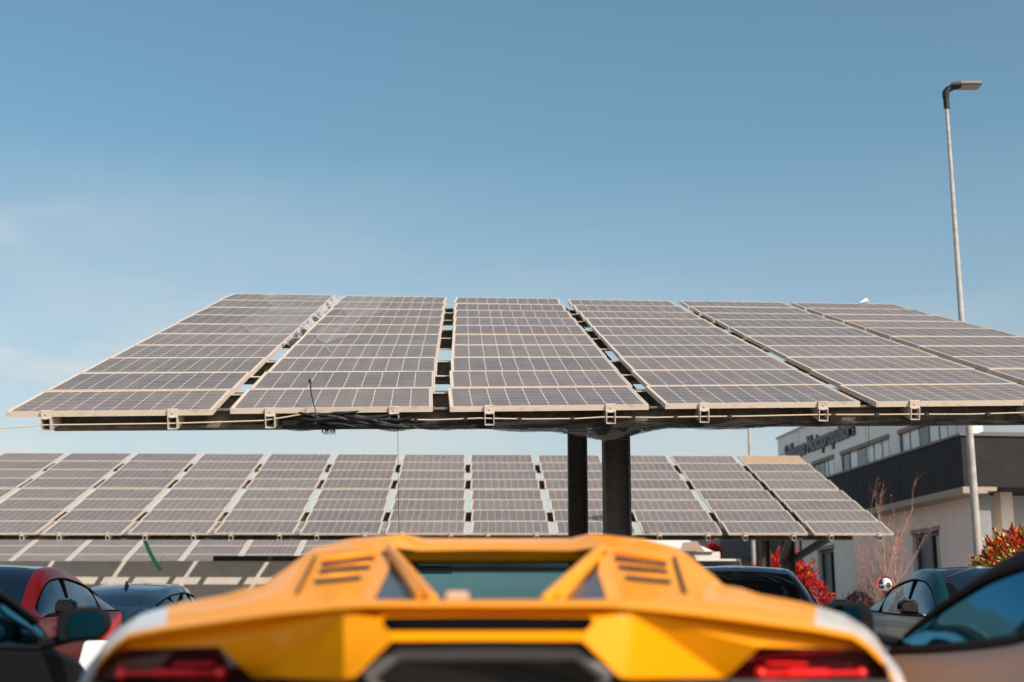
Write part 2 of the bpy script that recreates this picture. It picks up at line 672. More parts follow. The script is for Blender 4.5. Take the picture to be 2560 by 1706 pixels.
def rails(root, pt, frame, ncol, cpitch, ends=True, rows=None, tot=1, clampmat=None):
    """two hollow rails up the slope under each column, with an end clamp on the lowest frame"""
    for c in range(ncol):
        for fr in (.205, .815):
            s = c * cpitch + fr * PW
            m_ = MB()
            ex, ey, ez = frame(s, 0.0)
            A = pt(s, 0.0) - ey * .03
            B = pt(s, 1.0) + frame(s, 1.0)[1] * .03
            ezB = frame(s, 1.0)[2]
            w_, h_, th = .078, .105, .006
            zt = -.048
            # four walls of the tube
            for (x0, x1, z0, z1) in ((-w_ / 2, -w_ / 2 + th, zt - h_, zt), (w_ / 2 - th, w_ / 2, zt - h_, zt),
                                     (-w_ / 2 + th, w_ / 2 - th, zt - h_, zt - h_ + th),
                                     (-w_ / 2 + th, -w_ / 2 + .024, zt - th, zt), (w_ / 2 - .024, w_ / 2 - th, zt - th, zt)):
                q = [(x0, z0), (x1, z0), (x1, z1), (x0, z1)]
                va = [A + ex * x + ez * z for x, z in q]
                vb = [B + ex * x + ezB * z for x, z in q]
                m_.mesh(va + vb, [(0, 1, 2, 3), (7, 6, 5, 4), (0, 4, 5, 1), (1, 5, 6, 2), (2, 6, 7, 3), (3, 7, 4, 0)])
            ro = m_.build('support_rail', MT['galv'], root)
            if ends:
                k = MB()
                M = Matrix((ex, ey, ez)).transposed().to_4x4()
                M = Matrix.Translation(pt(s, 0.0)) @ M
                k.box((-.042, -.008, -.052), (.042, .003, .010), M=M)
                k.box((-.042, .003, .0035), (.042, .020, .010), M=M)
                k.box((-.036, -.026, -.060), (.036, -.008, -.050), M=M)
                k.box((-.008, -.014, -.026), (.008, -.008, -.012), M=M)
                k.build('end_clamp', MT['alu'], ro, bevel=.002)


def ibeam(m_, a, b, h, w_, up=(0, 0, 1), tf=.016, tw=.012):
    a, b = Vector(a), Vector(b)
    d = (b - a).normalized()
    s = d.cross(Vector(up)).normalized()
    u = s.cross(d).normalized()
    m_.bar(a, b, tw, h - 2 * tf, up)
    for k in (1, -1):
        o = u * (k * (h - tf) / 2)
        m_.bar(a + o, b + o, w_, tf, up)


# ---- front carport
BL = P(8, 1031, 10.95)
TL = P(580, 734, 21.9)
TR = P(2231, 761, 21.9)
dirb = P(2131, 1006, 11.40) - P(8, 1031, 10.95)
BR = BL + dirb.normalized() * 10.60
front = thing('solar_carport', (1.0, 15.0, 0.0), 'large grey solar carport in front, ten rows of panels on two dark steel posts', 'solar carport', 'solar carports in the car park')
pt1, fr1, rows1, tot1, W1 = make_array(front, BL, BR, TL, TR, 6, 10, 1.79)
rails(front, pt1, fr1, 6, 1.79)
# cross straps visible through the gaps, at each row joint
for r in range(1, 10):
    t = rows1[r][0] / tot1
    k = MB()
    A, B = pt1(.1, t), pt1(W1 - .1, t)
    ez = fr1(W1 / 2, t)[2]
    k.bar(A - ez * .050, B - ez * .050, .045, .006, up=ez)
    k.build('cross_strap', MT['galv'], front)
# lateral beams: the first one is the weathered beam seen under the lower edge
for i, t in enumerate((.03, .11, .37, .66, .95)):
    k = MB()
    s0, s1 = .42, W1 - .3
    A, B = pt1(s0, t), pt1(s1, t)
    if i == 0:       # the beam seen under the lower edge; its underside runs level
        A = P(132, 1075, 11.25)
        B = P(2600, 1060, 11.72)
        B = A + (B - A) * ((W1 - .7) / (B - A).length)
        h = (pt1(s0, .03).z - .052) - A.z
        A = A + Vector((0, 0, h / 2))
        B = B + Vector((0, 0, h / 2))
        ibeam(k, A, B, h, .16, tf=.02)
        # the lower flange sticks out at the cut end
    else:
        h = .24 if i > 1 else .20
        top_ = .155 if i > 1 else .06
        A = A - Vector((0, 0, top_ + h / 2))
        B = B - Vector((0, 0, top_ + h / 2))
        ibeam(k, A, B, h, .16)
    k.build('cross_beam', MT['beam'], front)
for c in (2, 3, 4):  # dark bars added under these gaps to darken them
    k = MB()
    s_ = c * 1.79 + PW + .08
    pa_, pb_ = pt1(s_, .04), pt1(s_, .99)
    ez = fr1(s_, .5)[2]
    k.bar(pa_ - ez * .20, pb_ - ez * .20, .10, .16, up=ez)
    k.build('gap_dark_bar', MT['post'], front)
# the two posts (H section, web towards the viewer) and the sloping arm they carry
PF = P(1541, 1200, 12.5)
PB = P(1444, 1200, 17.2)


def hpost(root, x, y, ztop, w_, d_, name='post'):
    k = MB()
    t = .022
    k.box((x - w_ / 2, y - d_ / 2, 0), (x - w_ / 2 + t, y + d_ / 2, ztop))
    k.box((x + w_ / 2 - t, y - d_ / 2, 0), (x + w_ / 2, y + d_ / 2, ztop))
    k.box((x - w_ / 2 + t, y - .02, 0), (x + w_ / 2 - t, y + .0, ztop))
    k.box((x - w_ / 2 - .1, y - d_ / 2 - .1, 0), (x + w_ / 2 + .1, y + d_ / 2 + .1, .02))
    return k.build(name, MT['post'], root, bevel=.003)


def zplane(BL, TL, y):
    t = (y - BL.y) / (TL.y - BL.y)
    return BL.z + (TL.z - BL.z) * t


hpost(front, PF.x, PF.y, zplane(BL, TL, PF.y) - .42, .245, .26)
hpost(front, PB.x, PB.y, zplane(BL, TL, PB.y) - .46, .24, .26)
k = MB()
za = lambda y: zplane(BL, TL, y) - .42 - .13
ibeam(k, (PF.x, PF.y - .1, za(PF.y - .1) + .10), (PB.x - .06, TL.y - .4, za(TL.y - .4) + .10), .2, .2)
k.build('sloping_arm', MT['beam'], front)

# ---- middle carport
BL2 = P(2237 - 214.6 / 1.78 * (11 * 1.78 + PW), 1333, 28.3)
BR2 = P(2237, 1333.5, 28.3)
TL2 = P(1992 - 166.2 / 1.78 * (11 * 1.78 + PW), 1132, 36.4)
TR2 = P(1996, 1140, 36.4)
mid = thing('solar_carport', (2.0, 32.0, 0.0), 'long solar carport behind the dark posts, one brown blank panel at its top corner', 'solar carport', 'solar carports in the car park')
pt2, fr2, rows2, tot2, W2 = make_array(mid, BL2, BR2, TL2, TR2, 12, 8, 1.78, extra_gap={4: .13}, blank={(11, 7)})  # wider row gap added to let a band of sun onto the wall behind
rails(mid, pt2, fr2, 12, 1.78)
for i, t in enumerate((.06, .30, .70, .93)):
    k = MB()
    A, B = pt2(.3, t), pt2(W2 - .75, t)
    h = .10 if i == 0 else .2
    ibeam(k, A - Vector((0, 0, .165 + h / 2)), B - Vector((0, 0, .165 + h / 2)), h, .14)
    k.build('cross_beam', MT['beam'], mid)
for px in (1968, 1000, -260):
    q = P(px, 1380, 31.2)
    hpost(mid, q.x, q.y, zplane(BL2, TL2, q.y) - .42, .30, .26)
    hpost(mid, q.x + .08, q.y + 3.2, zplane(BL2, TL2, q.y + 3.2) - .42, .24, .26)
    k = MB()
    z0 = zplane(BL2, TL2, q.y) - .5
    ibeam(k, (q.x, q.y + .1, zplane(BL2, TL2, q.y + .1) - .40), (q.x, TL2.y - .5, zplane(BL2, TL2, TL2.y - .5) - .40), .2, .18)
    k.build('sloping_arm', MT['beam'], mid)
    k = MB()
    k.bar((q.x + .12, q.y, z0 - .95), (q.x + .42, BL2.y + .6, zplane(BL2, TL2, BL2.y + .6) - .26), .12, .12)
    k.bar((q.x - .12, q.y, z0 - .95), (q.x - .42, BL2.y + .6, zplane(BL2, TL2, BL2.y + .6) - .26), .12, .12)
    k.build('brace', MT['post'], mid)

# ---- far carport, only its lower rows show under the middle one
BL3 = P(-120, 1409, 42.4)
BR3 = BL3 + Vector((8 * 1.78 + PW, 0, 0))
dd = (TL2 - BL2)
dd.x = -.12
dd = dd.normalized() * 5.1
far = thing('solar_carport', (-10.0, 44.0, 0.0), 'farthest solar carport, low rows showing beneath the lower edge of the middle one', 'solar carport', 'solar carports in the car park')
pt3, fr3, rows3, tot3, W3 = make_array(far, BL3, BR3, BL3 + dd, BR3 + dd, 9, 5, 1.78)
rails(far, pt3, fr3, 9, 1.78, ends=False)
for t in (.06, .9):
    k = MB()
    ibeam(k, pt3(.3, t) - Vector((0, 0, .29)), pt3(W3 - .3, t) - Vector((0, 0, .29)), .24, .14)
    k.build('cross_beam', MT['beam'], far)
for s in (2.5, 8.0, 13.5):
    q = pt3(s, .5)
    hpost(far, q.x, q.y, q.z - .4, .26, .26)

# ------------------------------------------------------------------ rope, bird net, whisker, film
pts = [(-60, 1076), (0, 1071), (60, 1067), (104, 1063), (270, 1061), (425, 1059), (560, 1055), (655, 1052), (715, 1043), (760, 1035), (800, 1034), (850, 1038), (905, 1044), (965, 1049),
       (1085, 1050), (1200, 1046), (1320, 1048), (1440, 1047), (1508, 1043), (1640, 1044), (1740, 1042), (1860, 1041), (2040, 1037), (2160, 1037), (2274, 1036), (2420, 1036), (2557, 1032), (2700, 1030)]


def dfront(px):
    return 11.0 + .45 * (px - 8) / 2123.0 - .06


k = MB()
k.tube([P(x, y, dfront(x)) for x, y in pts], .0055, n=6)
for x in (1040, 1165, 1300, 1432, 1585, 1690, 1825, 2085, 2193, 2318, 2470):
    yy = [p for p in pts]
    for i in range(len(pts) - 1):
        if pts[i][0] <= x <= pts[i + 1][0]:
            y = lerp(pts[i][1], pts[i + 1][1], (x - pts[i][0]) / (pts[i + 1][0] - pts[i][0]))
    c = P(x, y, dfront(x) - .02)
    k.box((c.x - .013, c.y - .012, c.z - .020), (c.x + .013, c.y + .012, c.z + .014), 1)
tag(k.build('support_rope', [MT['rope'], MT['black']]), 'thin pale rope with clips strung along the lower edge of the front carport', 'rope')

netm = bpy.data.materials.new("bird_net")
netm.use_nodes = True
t = netm.node_tree
b = t.nodes["Principled BSDF"]
b.inputs['Base Color'].default_value = (0.014, 0.013, 0.013, 1)
b.inputs['Roughness'].default_value = .8
tcn = nn(netm, 'ShaderNodeTexCoord')
nz1 = nn(netm, 'ShaderNodeTexNoise')
nz1.inputs['Scale'].default_value = 3.0
nz1.inputs['Detail'].default_value = 3
wv = nn(netm, 'ShaderNodeTexWave', wave_type='BANDS', bands_direction='X')
wv.inputs['Scale'].default_value = 26
wv.inputs['Distortion'].default_value = 7
wv2 = nn(netm, 'ShaderNodeTexWave', wave_type='BANDS', bands_direction='Z')
wv2.inputs['Scale'].default_value = 30
wv2.inputs['Distortion'].default_value = 6
mxn = nn(netm, 'ShaderNodeMath', operation='MAXIMUM')
mr = nn(netm, 'ShaderNodeMapRange')
mr.inputs['From Min'].default_value = .5
mr.inputs['From Max'].default_value = .95
mr.inputs['To Min'].default_value = .16
mr.inputs['To Max'].default_value = 1.0
for wn_ in (wv, wv2):
    t.links.new(tcn.outputs['Object'], wn_.inputs['Vector'])
t.links.new(wv.outputs['Fac'], mxn.inputs[0])
t.links.new(wv2.outputs['Fac'], mxn.inputs[1])
t.links.new(mxn.outputs[0], mr.inputs['Value'])
t.links.new(mr.outputs[0], b.inputs['Alpha'])

# hanging net: lower outline in photo pixels
low_edge = curve([(700, 1070), (760, 1078), (820, 1074), (900, 1070), (985, 1078), (1040, 1071), (1080, 1077), (1165, 1072), (1260, 1077), (1380, 1081), (1430, 1085), (1470, 1094),
                  (1510, 1102), (1540, 1101), (1575, 1089), (1640, 1076), (1720, 1070), (1800, 1075), (1900, 1068), (1990, 1062), (2060, 1066), (2200, 1062), (2280, 1064), (2420, 1060), (2560, 1062), (2700, 1062)])
k = MB()
for layer in range(3):
    rows_ = []
    for j in range(5):
        row = []
        for i in range(0, 161):
            x = 705 + i * 12.4
            ytop = 1053 + 4 * math.sin(x * .013 + layer * 2) + layer * 3 + 3 * math.sin(x * .05 + layer)
            ylow = low_edge(x) + (layer - 1) * 2.5 + 2.5 * math.sin(x * .043 + layer * 1.7) - (3 if layer == 2 else 0)
            f = j / 4
            d = dfront(x) + .06 + .03 * layer + .03 * math.sin(x * .021 + layer * 2.1 + j)
            row.append(P(x, lerp(ytop, ylow, f), d))
        rows_.append(row)
    k.grid(rows_)
net = k.build('bird_net', netm, smooth=180)
tag(net, 'black bird netting sagging in folds under the lower beam of the front carport', 'netting')
# bunched end of the net with frayed tails
k = MB()
rnd = random.Random(3)
for i in range(70):
    x0 = rnd.uniform(742, 960)
    y0 = 1036 + (x0 - 760) * .07 + rnd.uniform(-4, 18) * (1 - (x0 - 742) / 330)
    L_ = rnd.uniform(40, 120)
    sl_ = rnd.uniform(-.12, .22)
    d = dfront(x0) - .05 + rnd.uniform(-.05, .06)
    k.tube([P(x0, y0, d), P(x0 + L_ * .35, y0 + L_ * sl_ * .35 + rnd.uniform(-4, 5), d - .01), P(x0 + L_ * .7, y0 + L_ * sl_ * .7 + rnd.uniform(-4, 6), d), P(x0 + L_, y0 + L_ * sl_, d)],
           [.010, .016, .014, .004], n=5)
for i in range(26):
    x0 = rnd.uniform(806, 838)
    d = dfront(x0) + .02 + rnd.uniform(-.03, .03)
    xe = x0 + rnd.uniform(-6, 8)
    k.tube([P(x0, 1064, d), P((x0 + xe) / 2 + rnd.uniform(-5, 5), 1078, d), P(xe, rnd.uniform(1082, 1089), d)], [.003, .003, .002], n=4)
tag(k.build('net_bundle', MT['black']), 'bunched black netting with frayed tails tied at the second panel column', 'netting')
k = MB()
for i in range(60):       # loose strands round the heads of the two posts
    x0 = rnd.uniform(1385, 1600)
    y0 = low_edge(x0) - rnd.uniform(2, 34)
    x1 = x0 + rnd.uniform(20, 90)
    if x1 > 1660:
        continue
    y1 = low_edge(x1) - rnd.uniform(0, 26)
    d = 11.72 + rnd.uniform(-.12, .12)
    k.tube([P(x0, y0, d), P(lerp(x0, x1, .35), lerp(y0, y1, .35) + rnd.uniform(-3, 8), d), P(lerp(x0, x1, .7), lerp(y0, y1, .7) + rnd.uniform(-3, 8), d), P(x1, y1, d)], [.002, .006, .005, .002], n=4)
tag(k.build('net_strands', MT['black']), 'loose black netting strands tangled round the heads of the two dark posts', 'netting')
k = MB()
k.tube([P(774, 948, dfront(774) + .1), P(778, 985, dfront(774)), P(787, 1022, dfront(774) - .1), P(791, 1042, dfront(774) - .1)], [.006, .005, .004, .004], n=6)
k.tube([P(771, 956, dfront(774) + .08), P(774, 946, dfront(774) + .1), P(778, 958, dfront(774) + .08)], .006, n=6)
tag(k.build('whisker_rod', MT['black']), 'thin black rod sticking up in front of the second panel column', 'rod')
for (x, y0, y1, lab) in ((994.5, 1074, 1345, 'dark hair thin cable hanging from the netting left of the posts'), (2171, 1060, 1232, 'dark hair thin cable hanging in front of the white upper facade')):
    k = MB()
    k.tube([P(x, y0, 11.6), P(x + 1.5, (y0 + y1) / 2, 11.6), P(x + 3.5, y1 + 60, 11.6)], .0022, n=5)
    tag(k.build('hanging_cable', MT['black']), lab, 'cable', 'cables hanging from the front carport')

film = bpy.data.materials.new("clear_film")
film.use_nodes = True
t = film.node_tree
b = t.nodes["Principled BSDF"]
b.inputs['Base Color'].default_value = (0.72, 0.68, 0.64, 1)
b.inputs['Roughness'].default_value = .22
b.inputs['Specular IOR Level'].default_value = .6
tcn = nn(film, 'ShaderNodeTexCoord')
nzf = nn(film, 'ShaderNodeTexNoise')
nzf.inputs['Scale'].default_value = 1.1
nzf.inputs['Detail'].default_value = 5
nzf.inputs['Distortion'].default_value = 1.2
mr = nn(film, 'ShaderNodeMapRange')
mr.inputs['From Min'].default_value = .35
mr.inputs['From Max'].default_value = .75
mr.inputs['To Min'].default_value = .07
mr.inputs['To Max'].default_value = .34
t.links.new(tcn.outputs['Object'], nzf.inputs['Vector'])
t.links.new(nzf.outputs['Fac'], mr.inputs['Value'])
t.links.new(mr.outputs[0], b.inputs['Alpha'])
film2 = mat("film_fold", (0.50, 0.50, 0.53), .3, spec=.6)
_t = film2.node_tree
_n = nn(film2, 'ShaderNodeTexNoise')
_n.inputs['Scale'].default_value = 2.6
_n.inputs['Detail'].default_value = 3
_c = nn(film2, 'ShaderNodeTexCoord')
_m = nn(film2, 'ShaderNodeMapRange')
_m.inputs['From Min'].default_value = .44
_m.inputs['From Max'].default_value = .52
_m.inputs['To Min'].default_value = .12
_m.inputs['To Max'].default_value = .9
_t.links.new(_c.outputs['Object'], _n.inputs['Vector'])
_t.links.new(_n.outputs['Fac'], _m.inputs['Value'])
_t.links.new(_m.outputs[0], _t.nodes["Principled BSDF"].inputs['Alpha'])
for (s0, s1, t0, t1, lab, hang) in ((.70, 1.69, .40, 1.0, 'torn clear plastic film over the upper right of the first panel column', True),
                                    (1.84, 2.62, .22, .97, 'crinkled clear plastic film lying on the second panel column', False)):
    k = MB()
    rows_ = []
    for j in range(41):
        row = []
        tt = lerp(t0, t1, j / 40)
        lo_ = s0 + .28 * math.sin(j * .31) * .5 + .35 * (1 - j / 40)
        hi_ = s1 if hang else s1 - .45 * (1 - j / 40) + .1 * math.sin(j * .5)
        for i in range(13):
            s = lerp(lo_, hi_, i / 12)
            ez = fr1(s, tt)[2]
            row.append(pt1(s, tt) + ez * (.014 + .010 * math.sin(s * 9 + j * .8) * math.cos(j * .37 + s * 3) + .004))
        rows_.append(row)
    k.grid(rows_)
    if hang:     # loose pale flaps over the edge into the gap
        rows_ = []
        for j in range(41):
            tt = lerp(t0, t1, j / 40)
            ex, ey, ez = fr1(1.65, tt)
            row = []
            for i in range(5):
                f = i / 4
                drop = f * (.05 + .06 * abs(math.sin(j * .47)))
                row.append(pt1(1.665, tt) + ez * (.016 - drop) + ex * (f * (.045 + .07 * abs(math.sin(j * .33 + 1)))) + ey * .02 * math.sin(j + f * 3))
            rows_.append(row)
        k.grid(rows_, mi=1)
    o = k.build('plastic_film', [film, film2], smooth=180)
    tag(o, lab, 'plastic film', 'plastic films on the front carport')
k = MB()
q = P(2150, 757, 21.85)
k.mesh([q, q + Vector((.16, .02, .01)), q + Vector((.115, .03, .085)), q + Vector((.04, .02, .02)), q + Vector((.12, -.02, .03))], [(0, 1, 2), (0, 2, 3), (0, 4, 1)])
tag(k.build('paper_scrap', MT['white_paint'], solid=.003), 'white torn scrap standing up on the top edge of the front carport', 'scrap')
k = MB()
hose = [(358, 1338), (362, 1352), (370, 1372), (379, 1390), (389, 1408), (400, 1424)]
k.tube([P(x, y, 28.45 + i * .15) for i, (x, y) in enumerate(hose)], .042, n=10)
tag(k.build('green_hose', MT['green'], smooth=180), 'green corrugated hose hanging behind the lower edge of the middle carport', 'hose')

# ------------------------------------------------------------------ pale wall under the middle carport
k = MB()
wl = P(-250, 1403, 33.95)
wr = P(533, 1403, 33.95)
wm = noisy(mat("pale_render", rough=.85), (0.60, 0.57, 0.53), (0.68, 0.65, 0.61), scale=3)
wallroot = thing('low_building', ((wl.x + wr.x) / 2, wl.y, 0), 'low pale building striped with light in the shade behind the dark blue car', 'building')
wr2 = P(960, 1403, 33.95)
k.box((wl.x, wl.y, 0), (wr2.x, wl.y + 2.4, wl.z))
k.build('wall', wm, wallroot)
k = MB()
zt_ = P(533, 1390, 33.95).z
k.box((wr.x, wl.y - .03, wl.z + .003), (wr2.x, wl.y + 2.4, zt_))
k.build('fascia', mat("navy_fascia", (0.014, 0.018, 0.03), .5), wallroot)

# ------------------------------------------------------------------ lamp posts
def lamp_post(x, y, h, r0, r1, label):
    root = thing('street_lamp', (x, y, 0), label, 'street lamp', 'street lamps')
    k = MB()
    k.tube([(x, y, 0), (x, y, h * .5), (x, y, h)], [r0, (r0 + r1) / 2, r1], n=20)
    k.build('pole', MT['pole'], root, smooth=60)
    k = MB()
    dm = MT['dark_metal2']
    # socket and swept neck
    k.tube([(x, y, h - .06), (x, y, h + .16)], r1 + .022, n=16)
    k.tube([(x - .005, y, h + .14), (x + .0, y, h + .24), (x + .05, y, h + .31), (x + .16, y, h + .35), (x + .28, y, h + .37)], [r1 + .028, r1 + .034, r1 + .03, .052, .035], n=14)
    k.build('bracket', dm, root, smooth=50)
    k = MB()
    zc = h + .34
    pro = [(x + .10, -.10), (x + .24, -.16), (x + .60, -.16), (x + .63, -.12), (x + .63, .12), (x + .60, .16), (x + .24, .16), (x + .10, .10)]
    tilt = lambda px_: zc + .02 + .0 * (px_ - x)
    bt = [(a, y + b_, tilt(a) - .0) for a, b_ in pro]
    tp = [(a, y + b_ * .9, tilt(a) + .055) for a, b_ in pro]
    n = len(pro)
    k.mesh(bt + tp, [tuple(range(n))[::-1], tuple(range(n, 2 * n))] + [(i, (i + 1) % n, (i + 1) % n + n, i + n) for i in range(n)])
    hd = k.build('lamp_head', MT['lamp_grey'], root, bevel=.006)
    k = MB()
    k.box((x + .27, y - .125, zc + .005), (x + .59, y + .125, zc + .018))
    k.build('led_lens', noisy(mat("led_lens", rough=.35), (0.22, 0.17, 0.14), (0.35, 0.28, 0.22), scale=30), hd)
    return root


MT['pole'] = noisy(mat("pole_galvanised", rough=.55), (0.33, 0.32, 0.30), (0.47, 0.455, 0.425), scale=9, detail=8)
MT['dark_metal2'] = mat("dark_grey_casting", (0.014, 0.016, 0.020), .5, spec=.3)
MT['lamp_grey'] = mat("lamp_head_grey", (0.12, 0.115, 0.11), .4)
lamp_post(7.80, 23.0, P(2362, 258, 24.3).z, .082, .030, 'tall galvanised street lamp with flat head beside the white building')
lamp_post(7.03, 40.0, 8.3, .075, .035, 'far pale street lamp pole behind the middle carport')

# ------------------------------------------------------------------ main building on the right
U0 = Vector((11.55, 33.9, 0))                # near corner of the long facade
U1 = Vector((9.75, 49.6, 0))                 # far end
u = (U1 - U0).normalized()                   # along the long facade, away from the viewer
v = Vector((u.y, -u.x, 0))                   # into the building, to the right
LEN = (U1 - U0).length
BM = Matrix(((v.x, u.x, 0, U0.x), (v.y, u.y, 0, U0.y), (0, 0, 1, 0), (0, 0, 0, 1)))   # local: x into building, y along facade
white_clad = noisy(mat("white_cladding", rough=.6, spec=.25), (0.80, 0.75, 0.69), (0.86, 0.81, 0.75), scale=1.2)
beige_wall = noisy(mat("beige_corrugated", rough=.7), (0.78, 0.69, 0.61), (0.85, 0.76, 0.68), scale=2.0, stretch=(1, 1, .3))
navy = noisy(mat("navy_cladding", rough=.7, spec=.12), (0.024, 0.024, 0.026), (0.032, 0.031, 0.032), scale=2)
bluewin = mat("blue_window_frame", (0.035, 0.075, 0.11), .4)
blind = noisy(mat("blind_glass", rough=.3), (0.66, 0.66, 0.62), (0.78, 0.77, 0.72), scale=.7, stretch=(1, 1, 5))
brown = mat("brown_lintel", (0.22, 0.16, 0.11), .6)
darkglass = mat("dark_window_glass", (0.02, 0.025, 0.03), .06, spec=.6)
seam = mat("panel_seam", (0.20, 0.19, 0.18), .8)

bld = thing('office_building', U0, 'white and navy two storey office building with a row of upper windows on the right', 'building')
ZB0, ZB1, ZR = 4.30, 5.56, 7.72


def bbox(k, x0, x1, y0, y1, z0, z1, mi=0):
    k.box((x0, y0, z0), (x1, y1, z1), mi, BM)


def dpx(px, z, K=None):
    """local facade y of photo column px"""
    tx = (px - CX) / F
    # solve U0 + u*s so that x / depth = tx, depth = y*CP + (z-CAMZ)*SP
    c = (z - CAMZ) * SP
    s = (tx * (U0.y * CP + c) - U0.x) / (u.x - tx * u.y * CP)
    return s


# ground floor walls
k = MB()
doors = []
for (p0, p1, zt) in ((2281, 2349, 3.45), (2045, 2085, 3.45)):
    ya, yb = sorted((dpx(p0, 3.2), dpx(p1, 3.2)))
    doors.append((ya, yb, zt))
doors.sort()
ys = [0.0]
for (ya, yb, zt) in doors:
    bbox(k, 0, .35, ys[-1], ya, 0, ZB0 + .2)
    bbox(k, 0, .35, ya, yb, zt, ZB0 + .2)
    ys.append(yb)
bbox(k, 0, .35, ys[-1], LEN - 1.6, 0, ZB0 + .2)
bbox(k, .35, 9, LEN - 2.0, LEN - 1.6, 0, ZB0 + .2)
k.build('ground_floor_wall', beige_wall, bld)
for (ya, yb, zt) in doors:
    k = MB()
    fr = .10
    bbox(k, .12, .26, ya, ya + fr, 0, zt)
    bbox(k, .12, .26, yb - fr, yb, 0, zt)
    bbox(k, .12, .26, ya + fr, yb - fr, zt - fr, zt)
    bbox(k, .12, .26, ya + .42 * (yb - ya), ya + .42 * (yb - ya) + .12, 0, zt - fr)
    d = k.build('door', mat("door_frame_grey", (0.06, 0.07, 0.085), .5), bld)
    k = MB()
    bbox(k, .18, .20, ya + fr, ya + .42 * (yb - ya), 0, zt - fr)
    k.build('door_glass', darkglass, d)
    k = MB()
    bbox(k, .18, .20, ya + .42 * (yb - ya) + .12, yb - fr, 0, zt - fr)
    k.build('door_leaf', mat("door_leaf_grey", (0.10, 0.115, 0.13), .5), d)
    k = MB()
    bbox(k, -.02, .12, ya - .06, yb + .06, zt, zt + .12)
    k.build('door_lintel', mat("grey_trim", (0.2, 0.19, 0.18), .6), d)
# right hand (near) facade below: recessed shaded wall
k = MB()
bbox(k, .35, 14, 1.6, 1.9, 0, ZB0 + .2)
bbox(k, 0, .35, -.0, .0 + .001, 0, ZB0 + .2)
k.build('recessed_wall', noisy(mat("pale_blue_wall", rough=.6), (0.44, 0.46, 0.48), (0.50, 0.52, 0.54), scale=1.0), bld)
k = MB()
bbox(k, .9, 1.22, .55, .9, 0, ZB0 - .003)
k.build('round_pillar', beige_wall, bld)
# band
k = MB()
bbox(k, -.55, 0.0, -.55, LEN - 1.2, ZB0, ZB1)
bbox(k, 0.0, 4.2, -.55, 1.5, ZB0, ZB1)
k.build('navy_band', navy, bld)
k = MB()
bbox(k, 4.2, 16, -.9, 1.5, ZB0 - .35, ZB1 + .0)
k.build('dark_bay', mat("dark_bay_navy", (0.010, 0.013, 0.022), .3), bld)
k = MB()
for i in range(1, 5):
    bbox(k, -.556, -.55, i * 3.2 + .2, i * 3.2 + .215, ZB0, ZB1)
bbox(k, -.556, -.55, -.55, LEN - 1.2, 4.915, 4.93)
bbox(k, -.55, 4.2, -.556, -.55, 4.915, 4.93)
k.build('band_joint', mat("dark_joint", (0.012, 0.012, 0.014), .8), bld)
k = MB()
bbox(k, -.60, 0, -.60, LEN - 1.2, ZB1 + .003, ZB1 + .06)
bbox(k, 0, 4.2, -.60, 1.5, ZB1 + .003, ZB1 + .10)
k.build('band_cap', mat("band_cap_grey", (0.11, 0.11, 0.11), .5), bld)
k = MB()
bbox(k, -.62, .0, -.62, LEN - 1.2, ZB0 - .16, ZB0 - .003)
bbox(k, .0, .25, -.62, .3, ZB0 - .10, ZB0 - .003)
k.build('band_soffit_trim', mat("beige_trim", (0.36, 0.29, 0.22), .7), bld)
# upper floor with window openings
wins = []
for (p0, p1) in ((2033, 2086), (2104, 2224), (2249, 2370)):
    a0, a1 = dpx(p1, 6.0), dpx(p0, 6.0)
    wins.append((a0, a1))
wins.sort()
WZ0, WZ1 = ZB1 + .07, 6.42
k = MB()
y = 0.0
for (a0, a1) in wins:
    bbox(k, 0.0, .3, y, a0, ZB1 - .3, ZR)
    bbox(k, 0.0, .3, a0, a1, WZ1, ZR)
    y = a1
bbox(k, 0.0, .3, y, LEN, ZB1 - .3, ZR)
bbox(k, .3, 14, LEN - .3, LEN, 0, ZR)
bbox(k, .3, 14, .0, LEN - .3, ZR - .3, ZR - .02)
k.build('upper_wall', white_clad, bld)
k = MB()
bbox(k, -.05, .5, -.05, LEN + .05, ZR, ZR + .07)
k.build('parapet_cap', mat("warm_coping", (0.50, 0.40, 0.30), .6), bld)
k = MB()
for i in range(0, 5):
    yy = .8 + i * 3.15
    if all(not (a0 < yy < a1) for a0, a1 in wins):
        bbox(k, -.006, .0, yy, yy + .02, ZB1 + .1, ZR)
    else:
        bbox(k, -.006, .0, yy, yy + .02, WZ1 + .1, ZR)
for z in (7.10,):
    bbox(k, -.006, .0, 0, LEN, z, z + .015)
k.build('cladding_joint', seam, bld)
MT['dark_pane'] = mat("dark_blue_pane", (0.02, 0.045, 0.07), .15)
